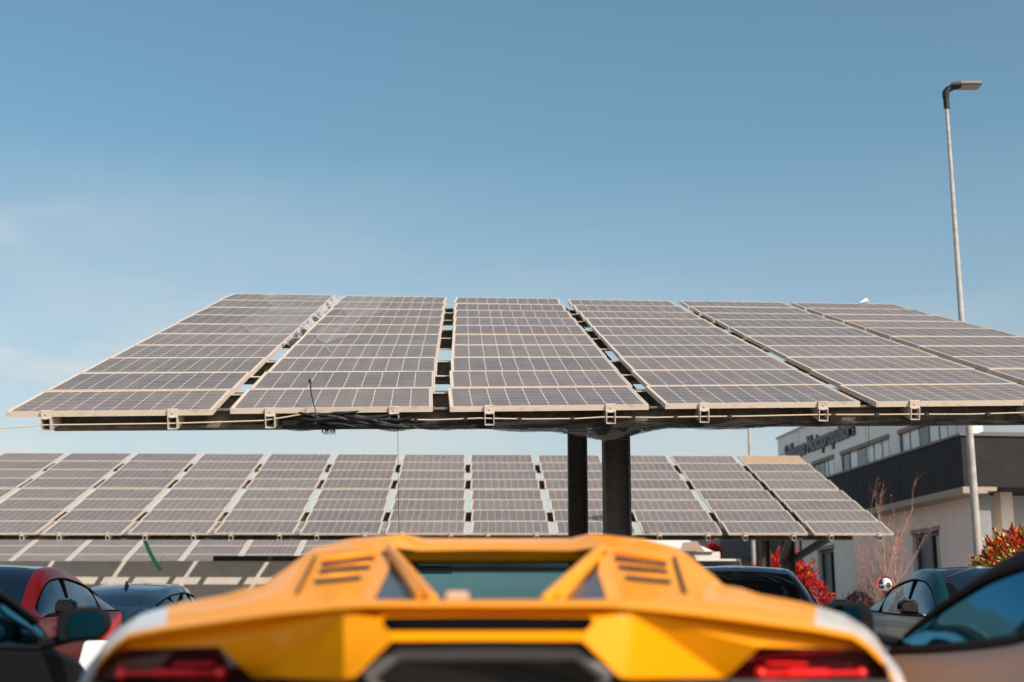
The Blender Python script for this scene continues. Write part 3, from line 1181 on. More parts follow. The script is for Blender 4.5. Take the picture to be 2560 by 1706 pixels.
for wi, (a0, a1) in enumerate(wins):
    k = MB()
    bbox(k, .02, .14, a0, a0 + .10, WZ0, WZ1)
    bbox(k, .02, .14, a1 - .10, a1, WZ0, WZ1)
    n = max(3, int(round((a1 - a0) / .62)))
    for i in range(1, n):
        yy = lerp(a0, a1, i / n)
        bbox(k, .045, .14, yy - .035, yy + .035, WZ0, WZ1)
    bbox(k, .045, .14, a0 + .1, a1 - .1, WZ0, WZ0 + .05)
    wo = k.build('window', bluewin, bld)
    k = MB()
    bbox(k, .055, .10, a0 + .1, a1 - .1, WZ0 + .05, WZ1)
    k.build('blind_pane', blind, wo)
    for ya_, yb_ in ([(lerp(a0, a1, .48), lerp(a0, a1, .48) + .62), (a1 - .62, a1 - .10)] if wi else [(lerp(a0, a1, .40), lerp(a0, a1, .40) + .55)]):
        k = MB()
        bbox(k, .035, .050, ya_, yb_, WZ0 + .02, WZ1)
        k.build('dark_pane', MT['dark_pane'], wo)
    k = MB()
    bbox(k, -.04, .06, a0 - .03, a1 + .03, WZ1 - .10, WZ1 + .02)
    k.build('window_lintel', brown, wo)
# near facade upper: blue grey panels and a dark window
k = MB()
bbox(k, .3, 3.6, .0, .3, ZB1 - .3, ZR)
k.build('end_wall', noisy(mat("blue_grey_panel", rough=.35), (0.20, 0.27, 0.32), (0.24, 0.31, 0.36), scale=1.0), bld)
k = MB()
bbox(k, 1.55, 3.1, -.006, .0, 6.9, 6.915)
bbox(k, 1.55, 1.565, -.006, .0, ZB1, 6.9)
k.build('end_wall_joint', seam, bld)
k = MB()
bbox(k, 3.6, 3.95, -.15, .3, ZB1 + .02, ZR)
bbox(k, 3.95, 12, -.15, .2, ZB1 + .02, ZB1 + .22)
ef = k.build('end_window', mat("light_blue_frame", (0.30, 0.42, 0.50), .4), bld)
k = MB()
bbox(k, 3.95, 12, .0, .1, ZB1 + .22, ZR)
k.build('end_window_glass', mat("navy_glass", (0.008, 0.012, 0.02), .1), ef)
k = MB()
bbox(k, -.06, -.0, LEN - 2.2, LEN - 2.08, 0, ZB0 - .16)
k.build('downpipe', mat("blue_pipe", (0.06, 0.10, 0.12), .5), bld)

# raised lettering
fc = bpy.data.curves.new("lettering", 'FONT')
fc.body = "Sviluppo Motopropulsore"
fc.size = 0.78
fc.extrude = 0.05
fc.offset = 0.028
fo = bpy.data.objects.new("lettering_tmp", fc)
COL.objects.link(fo)
bpy.context.view_layer.update()
dg = bpy.context.evaluated_depsgraph_get()
me = bpy.data.meshes.new_from_object(fo.evaluated_get(dg))
bpy.data.objects.remove(fo)
xs = [vv.co.x for vv in me.vertices]
yS, yE = dpx(1966, 6.9), dpx(2139, 6.9)      # far (left) end, near (right) end
sc_x = (yS - yE) / (max(xs) - min(xs))
# text x runs towards the viewer (-y local), text y is up
TM = Matrix.Translation(BM @ Vector((-.02, yS, 6.80))) @ (BM.to_3x3() @ Matrix(((0, 0, -1), (-1, 0, 0), (0, 1, 0)))).to_4x4()
SC = Matrix.Diagonal((sc_x, .98, 1, 1))
sgn = bpy.data.objects.new('wall_sign', me)
me.transform(SC)
me.materials.clear()
me.materials.append(mat("dark_lettering", (0.018, 0.026, 0.04), .4))
sgn.matrix_world = TM
COL.objects.link(sgn)
tag(sgn, 'dark raised lettering running along the upper white facade of the office building', 'sign')

# ------------------------------------------------------------------ things seen under the middle carport on the right
q0, q1 = P(1800, 1398, 52), P(1952, 1350, 52)
blk = thing('warehouse', ((q0.x + q1.x) / 2, q0.y, 0), 'far dark grey warehouse with a beige base behind the red shrub', 'building')
k = MB()
k.hexa([(q0.x, q0.y, q0.z), (q1.x + 6, q0.y, q0.z + .3), (q1.x + 6, q0.y + 9, q0.z + .3), (q0.x, q0.y + 9, q0.z)],
       [(q0.x, q0.y, q1.z + 1.0), (q1.x + 6, q0.y, q1.z + 1.0), (q1.x + 6, q0.y + 9, q1.z + 1.0), (q0.x, q0.y + 9, q1.z + 1.0)])
k.build('upper_cladding', mat("warehouse_grey", (0.085, 0.08, 0.075), .6), blk)
k = MB()
bx = P(1852, 1398, 52.6)
k.box((bx.x, bx.y, 0), (bx.x + 10, bx.y + 7, q0.z + .25))
wb = k.build('base_wall', noisy(mat("warehouse_beige", rough=.7), (0.36, 0.29, 0.23), (0.44, 0.36, 0.29), scale=2), blk)
for i in range(3):
    k = MB()
    k.box((bx.x + .5 + i * 1.1, bx.y - .03, .9), (bx.x + 1.3 + i * 1.1, bx.y + .02, 3.0))
    k.build('window', darkglass, blk)

wv_ = P(1690, 1381, 40)
van = thing('site_cabin', (P(1740, 1400, 40).x, wv_.y, 0), 'white site cabin with a sloping tan roof panel just right of the yellow car roof', 'cabin')
k = MB()
a0, a1, a2 = P(1640, 1380, 40), P(1800, 1380, 40), P(1852, 1398, 40)
k.box((a0.x, a0.y, 0), (a1.x, a0.y + 3, a1.z))
k.box((a1.x, a0.y, 0), (a2.x, a0.y + 3, a2.z))
k.build('body', mat("cabin_white", (0.78, 0.75, 0.72), .6), van)
k = MB()
b0, b1 = P(1660, 1350, 40), P(1775, 1380, 40)
k.hexa([(b0.x - 1, a0.y - .1, a1.z + .003), (b1.x + .1, a0.y - .1, a1.z + .003), (b1.x + .1, a0.y + 2.9, a1.z + .003), (b0.x - 1, a0.y + 2.9, a1.z + .003)],
       [(b0.x - 1, a0.y + .3, b0.z), (b1.x - .55, a0.y + .3, b0.z), (b1.x - .55, a0.y + 2.5, b0.z), (b0.x - 1, a0.y + 2.5, b0.z)])
k.build('roof', mat("cabin_roof", (0.75, 0.72, 0.70), .6), van)
k = MB()
c0, c1 = P(1700, 1372, 39.7), P(1762, 1378, 39.7)
k.hexa([(c0.x, c0.y, c1.z), (c1.x, c0.y, c1.z), (c1.x, c0.y + .1, c1.z), (c0.x, c0.y + .1, c1.z)],
       [(c0.x + .1, c0.y + .02, c0.z + .18), (c1.x - .22, c0.y + .02, c0.z + .22), (c1.x - .22, c0.y + .12, c0.z + .22), (c0.x + .1, c0.y + .12, c0.z + .18)])
k.build('roof_panel', mat("tan_panel", (0.40, 0.31, 0.24), .7), van)
k = MB()
c0, c1 = P(1800, 1403, 39.9), P(1848, 1411, 39.9)
k.box((c0.x - 1.0, c0.y - .06, c1.z - .5), (c1.x, c0.y + .03, c0.z))
k.build('window', darkglass, van)


# ------------------------------------------------------------------ plants
def leafy(k, pts_n, shape, size, rnd, mis, up=.3):
    """scatter folded leaf pairs; shape() returns (point, outward normal)"""
    for _ in range(pts_n):
        p, n = shape(rnd)
        d = (n + Vector((rnd.uniform(-.8, .8), rnd.uniform(-.8, .8), rnd.uniform(-.3, .9) + up))).normalized()
        s = d.cross(Vector((rnd.uniform(-1, 1), rnd.uniform(-1, 1), rnd.uniform(-1, 1))))
        if s.length < 1e-3:
            continue
        s.normalize()
        nrm = d.cross(s)
        L_ = size * rnd.uniform(.6, 1.35)
        w_ = L_ * rnd.uniform(.30, .45)
        mi = mis(p, rnd)
        k.mesh([p, p + d * L_ * .45 + s * w_ * .5 + nrm * w_ * .12, p + d * L_, p + d * L_ * .45 - s * w_ * .5 + nrm * w_ * .12], [(0, 1, 2), (0, 2, 3)], mi)


def leafmat(name, c, rough=.45):
    m = mat(name, c, rough, spec=.4)
    b = m.node_tree.nodes["Principled BSDF"]
    b.inputs['Subsurface Weight'].default_value = 0
    return m


red1, red2, red3 = leafmat("leaf_red", (0.48, 0.010, 0.014)), leafmat("leaf_crimson", (0.28, 0.008, 0.012)), leafmat("leaf_coral", (0.58, 0.045, 0.025))
yel, grn, olive = leafmat("leaf_yellow", (0.66, 0.44, 0.02)), leafmat("leaf_green", (0.12, 0.15, 0.02)), leafmat("leaf_olive", (0.26, 0.19, 0.02))
maroon, maroon2 = leafmat("leaf_maroon", (0.045, 0.010, 0.016)), leafmat("leaf_dark_maroon", (0.022, 0.007, 0.012))
bark = noisy(mat("bark", rough=.9), (0.26, 0.17, 0.12), (0.44, 0.30, 0.21), scale=20)


def blob(c, r, jit=.15, seed=0):
    c = Vector(c)
    r = Vector(r)
    rr = random.Random(seed)
    bumps = [(Vector((rr.gauss(0, 1), rr.gauss(0, 1), rr.gauss(0, 1))).normalized(), rr.uniform(-.24, .26)) for _ in range(34)]

    def f(rnd):
        n = Vector((rnd.gauss(0, 1), rnd.gauss(0, 1), rnd.gauss(0, 1))).normalized()
        k_ = 1 + sum(a * max(0, n.dot(b_) - .75) * 4 for b_, a in bumps)
        depth = 1 - abs(rnd.gauss(0, jit))
        return c + Vector((n.x * r.x, n.y * r.y, n.z * r.z)) * k_ * depth, n
    return f


def shrub(name, label, c, r, n, size, mis, mats, stem_h, core, seed, group='shrubs round the buildings'):
    base = Vector((c[0], c[1], 0))
    root = thing(name, base, label, 'shrub', group)
    rnd = random.Random(seed)
    k = MB()
    leafy(k, n, blob(c, r, seed=seed), size, rnd, mis)
    for _ in range(46):          # shoots standing proud of the outline
        n_ = Vector((rnd.gauss(0, 1), rnd.gauss(0, 1), abs(rnd.gauss(0, 1)) + .3)).normalized()
        p_ = Vector((c[0] + n_.x * r[0] * .9, c[1] + n_.y * r[1] * .9, c[2] + n_.z * r[2] * .9))
        L_ = rnd.uniform(.08, .26) * (r[0] + r[2]) * .8
        dn = (n_ + Vector((rnd.uniform(-.3, .3), rnd.uniform(-.3, .3), .5))).normalized()
        for j in range(9):
            q_ = p_ + dn * L_ * j / 9
            leafy(k, 2, lambda rn, q_=q_: (q_, dn), size * .9, rnd, mis)
    k.build('foliage', mats, root)
    k = MB()
    for i in range(6):
        a = i * 1.05
        k.tube([base, Vector((c[0] + .2 * math.cos(a) * r[0], c[1] + .2 * math.sin(a) * r[1], stem_h)), Vector((c[0] + .6 * math.cos(a) * r[0], c[1] + .6 * math.sin(a) * r[1], c[2] + .3 * r[2]))], [.05, .035, .012], n=6)
    k.build('stem', bark, root)
    return root


q = P(2560, 1425, 21.5)
shrub('leafy_shrub', 'large shrub of red and yellow leaves at the foot of the near street lamp', (q.x + .08, q.y, q.z - .17), (.80, .85, .74), 6500, .10,
      lambda p, rnd: rnd.choices([0, 1, 2, 3, 4, 5], [3, 1.6, 2.4, 1.6, .7, .7])[0] if p.z > q.z + .25 + rnd.uniform(-.3, .2) else rnd.choices([0, 1, 2, 3, 4, 5], [1.8, 1.2, 1.4, 3.6, 1.4, 1.2])[0],
      [red1, red2, red3, yel, grn, olive], .6, None, 11)
q2 = P(1964, 1470, 35.5)
shrub('leafy_shrub', 'bright red leaved shrub behind the dark post of the middle carport', (q2.x, q2.y, q2.z - .1), (.82, .8, .95), 6500, .115,
      lambda p, rnd: rnd.choices([0, 1, 2, 3], [4, 2, 2, .25])[0], [red1, red2, red3, yel], .4, None, 12)
q3 = P(2140, 1536, 30)
shrub('leafy_shrub', 'low dark maroon shrub in front of the beige ground floor wall', (q3.x, q3.y, q3.z - .05), (.36, .4, .48), 4500, .05,
      lambda p, rnd: rnd.choices([0, 1], [1, 2])[0], [maroon, maroon2], .3, None, 13)
q4 = P(1660, 1372, 47)
# small red top of a shrub over the cabin
shrub('leafy_shrub', 'small red shrub top peeping over the white cabin', (P(1783, 1375, 47).x, q4.y, P(1783, 1375, 47).z - .22), (.26, .3, .35), 900, .12,
      lambda p, rnd: rnd.choices([0, 1, 2], [3, 2, 2])[0], [red1, red2, red3], 1.4, None, 14)


def bare_tree(name, label, base, height, spread, seed, nstem=5, top=None):
    base = Vector(base)
    root = thing(name, base, label, 'tree', 'bare trees by the facade')
    rnd = random.Random(seed)
    k = MB()
    tw = MB()
    buds = MB()

    def grow(p, d, L_, r, lvl, kk):
        n = 5
        pts_ = [p]
        dd_ = d.copy()
        for i in range(n):
            dd_ = (dd_ + Vector((rnd.gauss(0, .07), rnd.gauss(0, .07), .05))).normalized()
            pts_.append(pts_[-1] + dd_ * L_ / n)
        kk.tube(pts_, [lerp(r, r * .35, i / n) for i in range(n + 1)], n=6 if lvl < 2 else 4, cap=False)
        if lvl >= 2:
            for q_ in pts_[1:]:
                for _ in range(3):
                    if rnd.random() < .10:
                        c_ = q_ + Vector((rnd.gauss(0, .03), rnd.gauss(0, .03), rnd.gauss(0, .03)))
                        s_ = rnd.uniform(.012, .03)
                        a_ = Vector((rnd.gauss(0, 1), rnd.gauss(0, 1), rnd.gauss(0, 1))).normalized() * s_
                        b_ = a_.orthogonal().normalized() * s_ * .6
                        buds.mesh([c_ - a_, c_ + b_, c_ + a_, c_ - b_], [(0, 1, 2, 3)])
        if lvl >= 3:
            return
        nb = [7, 4, 3][lvl]
        for i in range(nb):
            f = rnd.uniform(.28, .98)
            idx = min(n - 1, int(f * n))
            q_ = pts_[idx].lerp(pts_[idx + 1], f * n - idx)
            side = Vector((rnd.gauss(0, 1), rnd.gauss(0, 1) * .6, rnd.uniform(-.1, .4))).normalized()
            nd = (dd_ * 1.0 + side * rnd.uniform(.30, .55)).normalized()
            grow(q_, nd, L_ * rnd.uniform(.42, .62), r * rnd.uniform(.30, .45), lvl + 1, tw if lvl >= 0 else k)
    for i in range(nstem):
        a = i * 6.283 / max(1, nstem - 1) + .5 + rnd.uniform(-.3, .3)
        lean = rnd.uniform(.12, .36) * spread
        d = Vector((math.cos(a) * lean, math.sin(a) * lean * .7, 1)).normalized()
        if i == 0:
            d = Vector((.02, 0, 1))
        grow(base + Vector((math.cos(a) * .06, math.sin(a) * .06, 0)), d, height * (1 if i == 0 else rnd.uniform(.6, .85)) * .80, .042 if i == 0 else .024, 0, k)
    k.build('trunk', bark, root, smooth=180)
    tw.build('twigs', noisy(mat("red_twig", rough=.8), (0.30, 0.16, 0.12), (0.46, 0.30, 0.23), scale=3), root, smooth=180)
    buds.build('buds', mat("red_bud", (0.38, 0.05, 0.05), .6), root)
    return root


qt = P(2212, 1500, 33.0)
bare_tree('bare_tree', 'taller bare tree with reddish twigs and buds in front of the navy band', (qt.x, qt.y, 0), 3.8, .55, 21, nstem=6)
qs = P(2150, 1500, 33.0)
bare_tree('bare_tree', 'small thin bare sapling left of the taller bare tree', (qs.x, qs.y, 0), 2.0, .8, 9, nstem=3)

# convex traffic mirror
qm = P(2213, 1463, 24)
cm = thing('traffic_mirror', (qm.x, qm.y, 0), 'round convex traffic mirror with red rim behind the dark teal car', 'mirror')
k = MB()
k.tube([(qm.x, qm.y + .05, 0), (qm.x, qm.y + .05, qm.z + .1)], .03, n=12)
k.build('pole', MT['galv'], cm, smooth=60)
k = MB()
k.lathe([(.05, .001), (.04, .11), (.0, .150), (-.035, .160), (-.04, .135)], (qm.x, qm.y, qm.z), 'Y')
k.build('rim', mat("red_rim", (0.50, 0.13, 0.09), .5), cm, smooth=40)
k = MB()
k.lathe([(-.052, .0005), (-.049, .045), (-.04, .09), (-.026, .13), (-.018, .14)], (qm.x, qm.y, qm.z), 'Y')
k.build('mirror_face', MT['chrome'], cm, smooth=180)


# ------------------------------------------------------------------ cars
class Car:
    """lofted car body; local +y is the nose. spec gives curves along y."""

    def __init__(self, spec):
        self.s = {k_: curve(v_) for k_, v_ in spec.items() if isinstance(v_, list)}
        self.c = spec

    def section(self, y):
        s = self.s
        zb, zt, w1, w2 = s['zb'](y), s['zt'](y), s['w1'](y), s['w2'](y)
        zbot = self.c['zbot']
        w0 = w1 + self.c.get('bulge', .03)
        g_ = max(0.0, min(1.0, (zt - zb) / .14))
        g_ = g_ * g_ * (3 - 2 * g_)
        rx = lerp(w1 * .93, w2, g_)
        rz = max(zt - .035, zb + .012)
        gt = self.c.get('gt', .80)
        gx, gz = lerp(w1 - .004, rx, gt), lerp(zb, rz, gt)
        gx += self.c.get('crown', .02) * g_
        zm = lerp(zbot, zb, .62)
        return [(0, zbot), (w0 * .88, zbot), (w0 * .985, zbot + .10), (w0, zm - .06), (w0 * .985, max(zm + .10, zb - self.c.get('shoulder', 9))), (w1 + .006, zb - .02), (w1 - .004, zb), (gx, gz), (rx, rz), (rx * self.c.get('in1', .93), max(zt - .008, rz + .004)), (rx * self.c.get('in2', .86), max(zt, rz + .008)), (0, max(zt + .03 * g_ + .02 * (1 - g_), rz + .012))]

    def build(self, root, X, Y, heading, paint, roofmat, glassmat, opts):
        y0, y1 = self.c['ends']
        N = 72
        ysamp = [lerp(y0, y1, i / N) for i in range(N + 1)]
        M = Matrix.Translation((X, Y, 0)) @ Matrix.Rotation(heading, 4, 'Z')
        wy0, wy1 = self.c['side_glass']
        sy0, sy1 = self.c['windscreen']
        ry0, ry1 = self.c['rear_glass']
        body, roof = MB(), MB()
        secs = [self.section(y) for y in ysamp]
        full = [[(x, y, z) for x, z in sec] + [(-x, y, z) for x, z in sec[-2::-1]] for sec, y in zip(secs, ysamp)]
        nseg = len(secs[0]) - 1
        inside = lambda a, lo, hi: lo <= a <= hi
        for i in range(N):
            ym = (ysamp[i] + ysamp[i + 1]) / 2
            for j in range(2 * nseg):
                jj = j if j < nseg else 2 * nseg - 1 - j
                if jj == 6 and inside(ym, wy0, wy1):
                    continue
                if jj == 10 and (inside(ym, sy0, sy1) or inside(ym, ry0, ry1)):
                    continue
                tgt = roof if (jj == 10 and ry1 - .05 < ym < sy1 - .35 * (sy1 - sy0)) or (opts.get('black_top_shoulder') and jj >= 7 and -1.05 < ym < 1.12) or (opts.get('black_top_shoulder') and jj == 5) else body  # last case blackens the shoulder to paint in its dark reflection
                tgt.poly([M @ Vector(full[i][j]), M @ Vector(full[i][j + 1]), M @ Vector(full[i + 1][j + 1]), M @ Vector(full[i + 1][j])])
        body.poly([M @ Vector(p) for p in full[0]][::-1])
        body.poly([M @ Vector(p) for p in full[-1]])
        bo = body.build('body', paint, root, merge=.0005, recalc=True, smooth=38)
        if roof.v:
            roof.build('roof', roofmat, root, merge=.0005, recalc=True, smooth=60)
        # glass
        for sgn in (1, -1):
            k = MB()
            rows_ = []
            for y in ysamp:
                if wy0 - .06 <= y <= wy1 + .06:
                    sec = self.section(y)
                    (xa, za), (xb, zb_) = sec[6], sec[7]
                    row = []
                    for i in range(5):
                        f = i / 4
                        x = lerp(xa, xb, f) + .012 * math.sin(math.pi * f) - .006
                        row.append(M @ Vector((sgn * x, y, lerp(za, zb_, f))))
                    rows_.append(row)
            k.grid(rows_, flip=(sgn < 0))
            sw = k.build('side_window', glassmat, root, smooth=180)
            k = MB()
            for yb_, tilt_, wd in opts.get('pillars', []):
                pa, pb = self.section(yb_), self.section(yb_ + tilt_)
                a_ = Vector((sgn * (pa[6][0] + .004), yb_, pa[6][1]))
                b_ = Vector((sgn * (pb[7][0] + .006), yb_ + tilt_, pb[7][1]))
                k.bar(M @ a_, M @ b_, .025, wd, up=M.to_3x3() @ Vector((0, 1, 0)))
            # dark seal round the opening
            edge = [Vector((sgn * (self.section(y)[6][0] + .003), y, self.section(y)[6][1])) for y in ysamp if wy0 <= y <= wy1]
            edge2 = [Vector((sgn * (self.section(y)[7][0] + .003), y, self.section(y)[7][1])) for y in ysamp if wy0 <= y <= wy1]
            k.tube([M @ p for p in edge], .012, n=6)
            k.tube([M @ p for p in edge2], .012, n=6)
            k.build('window_trim', MT['satin_black'], sw)
        for (nm, ya, yb_) in (('windscreen', sy0, sy1), ('rear_window', ry0, ry1)):
            if yb_ - ya < .1:
                continue
            k = MB()
            rows_ = []
            for y in ysamp:
                if ya - .06 <= y <= yb_ + .06:
                    sec = self.section(y)
                    (xa, za), (xc, zc) = sec[10], sec[11]
                    rows_.append([M @ Vector((xa * f, y, lerp(zc, za, f * f) - .004)) for f in (-1, -.75, -.5, -.25, 0, .25, .5, .75, 1)])
            k.grid(rows_)
            k.build(nm, glassmat if nm == 'windscreen' or not opts.get('rear_mat') else opts['rear_mat'], root, smooth=180)
        # mirrors
        my, mz = self.c['mirror']
        for sgn in (1, -1):
            k = MB()
            wx = self.section(my)[6][0]
            mw, mh, md_ = self.c.get('mirror_size', (.22, .15, .11))
            xc = wx + .07 + mw / 2
            prof = [(-.5, -.30), (-.42, -.5), (.30, -.42), (.5, -.08), (.46, .30), (.20, .5), (-.36, .46), (-.5, .2)]
            front_ = [M @ Vector((sgn * (xc + a * mw * .80), my + md_, mz + b_ * mh * .72)) for a, b_ in prof]
            midr = [M @ Vector((sgn * (xc + a * mw), my + md_ * .35, mz + b_ * mh)) for a, b_ in prof]
            back = [M @ Vector((sgn * (xc + a * mw), my, mz + b_ * mh)) for a, b_ in prof]
            n = 8
            k.mesh(front_ + midr + back, [tuple(range(n)), tuple(range(3 * n - 1, 2 * n - 1, -1))] + [(i, (i + 1) % n, (i + 1) % n + n, i + n) for i in range(n)] + [(i + n, (i + 1) % n + n, (i + 1) % n + 2 * n, i + 2 * n) for i in range(n)])
            k.bar(M @ Vector((sgn * (wx - .04), my + .06, mz - mh * .62)), M @ Vector((sgn * (wx + .16), my + .05, mz - mh * .28)), .07, .035)
            mo = k.build('wing_mirror', opts.get('mirror_mat', MT['blackgloss']), root, recalc=True, bevel=.012, smooth=50)
            k = MB()
            k.poly([M @ Vector((sgn * (xc + (a + .10) * mw * .70), my - .004, mz + b_ * mh * .74)) for a, b_ in prof])
            k.build('mirror_glass', MT['mirror_glass'], mo)
        # wheels
        for wy in self.c['axles']:
            for sgn in (1, -1):
                r = self.c['wheel_r']
                wx = self.s['w1'](wy) + .02
                k = MB()
                c_ = M @ Vector((sgn * (wx - .12), wy, r))
                ax = M.to_3x3() @ Vector((1, 0, 0))
                k.lathe([(-.12, r * .62), (-.13, r * .9), (-.10, r), (.10, r), (.13, r * .9), (.12, r * .62)], c_, 'X')
                wo = k.build('wheel', MT['rubber'], root, smooth=40)
                k = MB()
                k.lathe([(sgn * .10, .0005), (sgn * .11, r * .2), (sgn * .07, r * .5), (sgn * .11, r * .63)], c_, 'X')
                k.build('rim', MT['dark_metal'], wo, smooth=60)
        return bo


MT['mirror_glass'] = mat("mirror_glass", (0.05, 0.10, 0.11), .04, metal=1)
SUV = dict(
    zb=[(-2.52, 1.00), (-2.3, 1.10), (-1.6, 1.13), (-.6, 1.08), (.6, 1.04), (1.25, 1.02), (1.9, .98), (2.35, .86), (2.56, .66)],
    zt=[(-2.52, 1.00), (-2.35, 1.12), (-2.0, 1.27), (-1.5, 1.44), (-.8, 1.585), (-.1, 1.64), (.35, 1.605), (.60, 1.52), (1.30, 1.06), (1.45, 1.01), (2.56, .6)],
    w1=[(-2.52, .70), (-2.35, .88), (-1.6, .985), (-.6, .955), (.8, .955), (1.5, .985), (2.2, .92), (2.56, .62)],
    w2=[(-2.52, .55), (-2.0, .62), (-1.2, .66), (0, .69), (.5, .70), (1.3, .80), (2.56, .6)],
    zbot=.26, ends=(-2.52, 2.56), side_glass=(-1.92, 1.12), windscreen=(.42, 1.36), rear_glass=(-2.1, -1.25), mirror=(.88, 1.14), mirror_size=(.25, .19, .14), axles=(-1.5, 1.5), wheel_r=.37, gt=.80)
COUPE = dict(
    zb=[(-2.22, .86), (-1.9, .93), (-1.3, .945), (-.75, .90), (-.2, .845), (.5, .815), (1.0, .80), (1.5, .74), (2.0, .58), (2.25, .42)],
    zt=[(-2.22, .86), (-1.6, .97), (-1.0, 1.06), (-.5, 1.125), (-.1, 1.145), (.25, 1.115), (.6, 1.02), (1.08, .84), (1.25, .80), (2.25, .40)],
    w1=[(-2.22, .80), (-1.8, .93), (-1.3, .965), (-.5, .925), (.4, .905), (1.2, .925), (1.8, .86), (2.25, .55)],
    w2=[(-2.22, .5), (-1.5, .55), (-1.0, .60), (-.4, .66), (0, .70), (.3, .735), (.65, .80), (1.1, .86), (2.25, .5)],
    zbot=.14, ends=(-2.22, 2.25), side_glass=(-.62, 1.0), windscreen=(.20, 1.18), rear_glass=(-1.0, -.62), mirror=(.92, .905), mirror_size=(.20, .135, .10), axles=(-1.3, 1.35), wheel_r=.34, gt=.86, crown=.012, shoulder=.11, in1=.965, in2=.92)


COUPE_TALL = dict(COUPE, zt=[(-2.22, .86), (-1.6, 1.0), (-1.0, 1.10), (-.5, 1.18), (-.1, 1.20), (.25, 1.17), (.62, 1.06), (1.08, .90), (1.25, .83), (2.25, .40)],
                  w2=[(-2.22, .5), (-1.5, .58), (-1.0, .66), (-.4, .74), (0, .78), (.3, .81), (.65, .86), (1.1, .89), (2.25, .5)], mirror=(.92, .89))


def seats(root, X, Y, k_dark, belt=False, z0=.25, ztop=.98, dx=.36, tan_side=1):
    for sx in (-1, 1):
        k = MB()
        x = X + sx * dx
        back = [(-.22, .0), (-.24, .35), (-.20, .52), (-.11, .60), (-.10, .72), (.10, .72), (.11, .60), (.20, .52), (.24, .35), (.22, .0)]
        sc_ = (ztop - z0) / .72
        f_ = [Vector((x + a, Y + .0 - b_ * .22, z0 + b_ * sc_)) for a, b_ in back]
        r_ = [p + Vector((0, -.13, 0)) for p in f_]
        n = len(back)
        k.mesh(f_ + r_, [tuple(range(n)), tuple(range(2 * n - 1, n - 1, -1))] + [(i, (i + 1) % n, (i + 1) % n + n, i + n) for i in range(n)])
        k.box((x - .24, Y - .05, z0 - .1), (x + .24, Y + .5, z0 + .08))
        k.build('seat', k_dark, root, recalc=True, bevel=.03, smooth=40)
    if belt:
        k = MB()
        x = X + tan_side * .58
        rows_ = []
        for i in range(9):
            f = i / 8
            zc = lerp(1.03, .55, f)
            yc = Y - .02 + .10 * math.sin(f * 2.2) + f * .05
            rows_.append([(x - tan_side * .06 * f - .0, yc - .035, zc), (x - tan_side * .06 * f, yc + .035, zc + .01)])
        k.grid(rows_)
        k.build('seat_belt', MT['tan'], root, solid=.006)


def cabin_floor(root, X, Y, x2=.72, y0=-1.0, y1=1.2, dash=.80):
    k = MB()
    k.box((X - x2, Y + y0, .17), (X + x2, Y + y1, .22))
    k.box((X - x2, Y + .82, .22), (X + x2, Y + 1.12, dash - .06))
    k.box((X - x2, Y - .95, .22), (X + x2, Y - .85, .80))
    k.box((X - .12, Y - .85, .22), (X + .12, Y + .8, .48))
    k.build('dashboard', MT['interior'], root, bevel=.03, smooth=40)
    k = MB()
    k.lathe([(-.012, .17), (.012, .17), (.014, .185), (0, .195), (-.014, .185), (-.012, .17)], (X - .36, Y + .62, .76), 'Y')
    k.build('steering_wheel', MT['black'], root, smooth=60)


# near cars, either side of the yellow one, parked nose away
for (X, Y, paint, roofm, lab, ts) in ((-2.70, 4.30, MT['char_paint'], MT['satin_black'], 'charcoal low coupe at the left edge, next to the yellow car', 1),
                                      (2.27, 4.0, MT['grey_paint'], MT['satin_black'], 'grey low coupe with black roof at the right edge, next to the yellow car', -1)):
    root = thing('parked_car', (X, Y, 0), lab, 'car', 'cars in the car park')
    Car(COUPE_TALL if X < 0 else COUPE).build(root, X, Y, 0.0, paint, roofm, MT['glass_car'], dict(black_top_shoulder=True, pillars=[(-.30, -.08, .09)], mirror_mat=MT['satin_black']))
    cabin_floor(root, X, Y)
    seats(root, X, Y - .45, MT['interior'], belt=True, ztop=1.0, tan_side=ts)

for (X, Y, hd, paint, lab, pm) in ((-6.35, 17.1, math.pi, MT['red_paint'], 'red sport utility car parked nose out beneath the front carport', None),
                                   (-6.40, 24.0, 0.0, MT['blue_paint'], 'dark blue sport utility car seen from behind, beyond the red one', None),
                                   (2.75, 17.3, math.pi, MT['black_paint'], 'black sport utility car whose windscreen mirrors the panels, right of the yellow car', None),
                                   (5.88, 17.5, math.pi, MT['teal_paint'], 'dark teal sport utility car behind the grey coupe', None)):
    root = thing('parked_car', (X, Y, 0), lab, 'car', 'cars in the car park')
    Car(SUV).build(root, X, Y, hd, paint, MT['black_paint'], MT['glass_dark'], dict(pillars=[(.12, -.12, .06), (-1.05, -.18, .04)]))
    if hd == 0.0:
        k = MB()
        k.mesh([(X - .02, Y - 1.15, 1.52), (X + .02, Y - 1.15, 1.52), (X + .02, Y - .88, 1.56), (X - .02, Y - .88, 1.56), (X, Y - 1.12, 1.68)], [(0, 3, 2, 1), (0, 1, 4), (1, 2, 4), (2, 3, 4), (3, 0, 4)])
        k.build('roof_fin', MT['black'], root)

# guessed white block for an unidentified bright shape beside the yellow car
k = MB()
k.hexa([(-3.12, 9.6, 0), (-2.2, 9.6, 0), (-2.2, 10.2, 0), (-3.12, 10.2, 0)], [(-3.02, 9.8, .80), (-2.35, 9.8, .80), (-2.35, 10.0, .80), (-3.02, 10.0, .80)])
tag(k.build('stand_in_block', MT['white_paint'], bevel=.03), 'white low block standing in for an unidentified bright shape below the wing mirror of the charcoal coupe', 'block')

# ------------------------------------------------------------------ the yellow car
XC = -.05


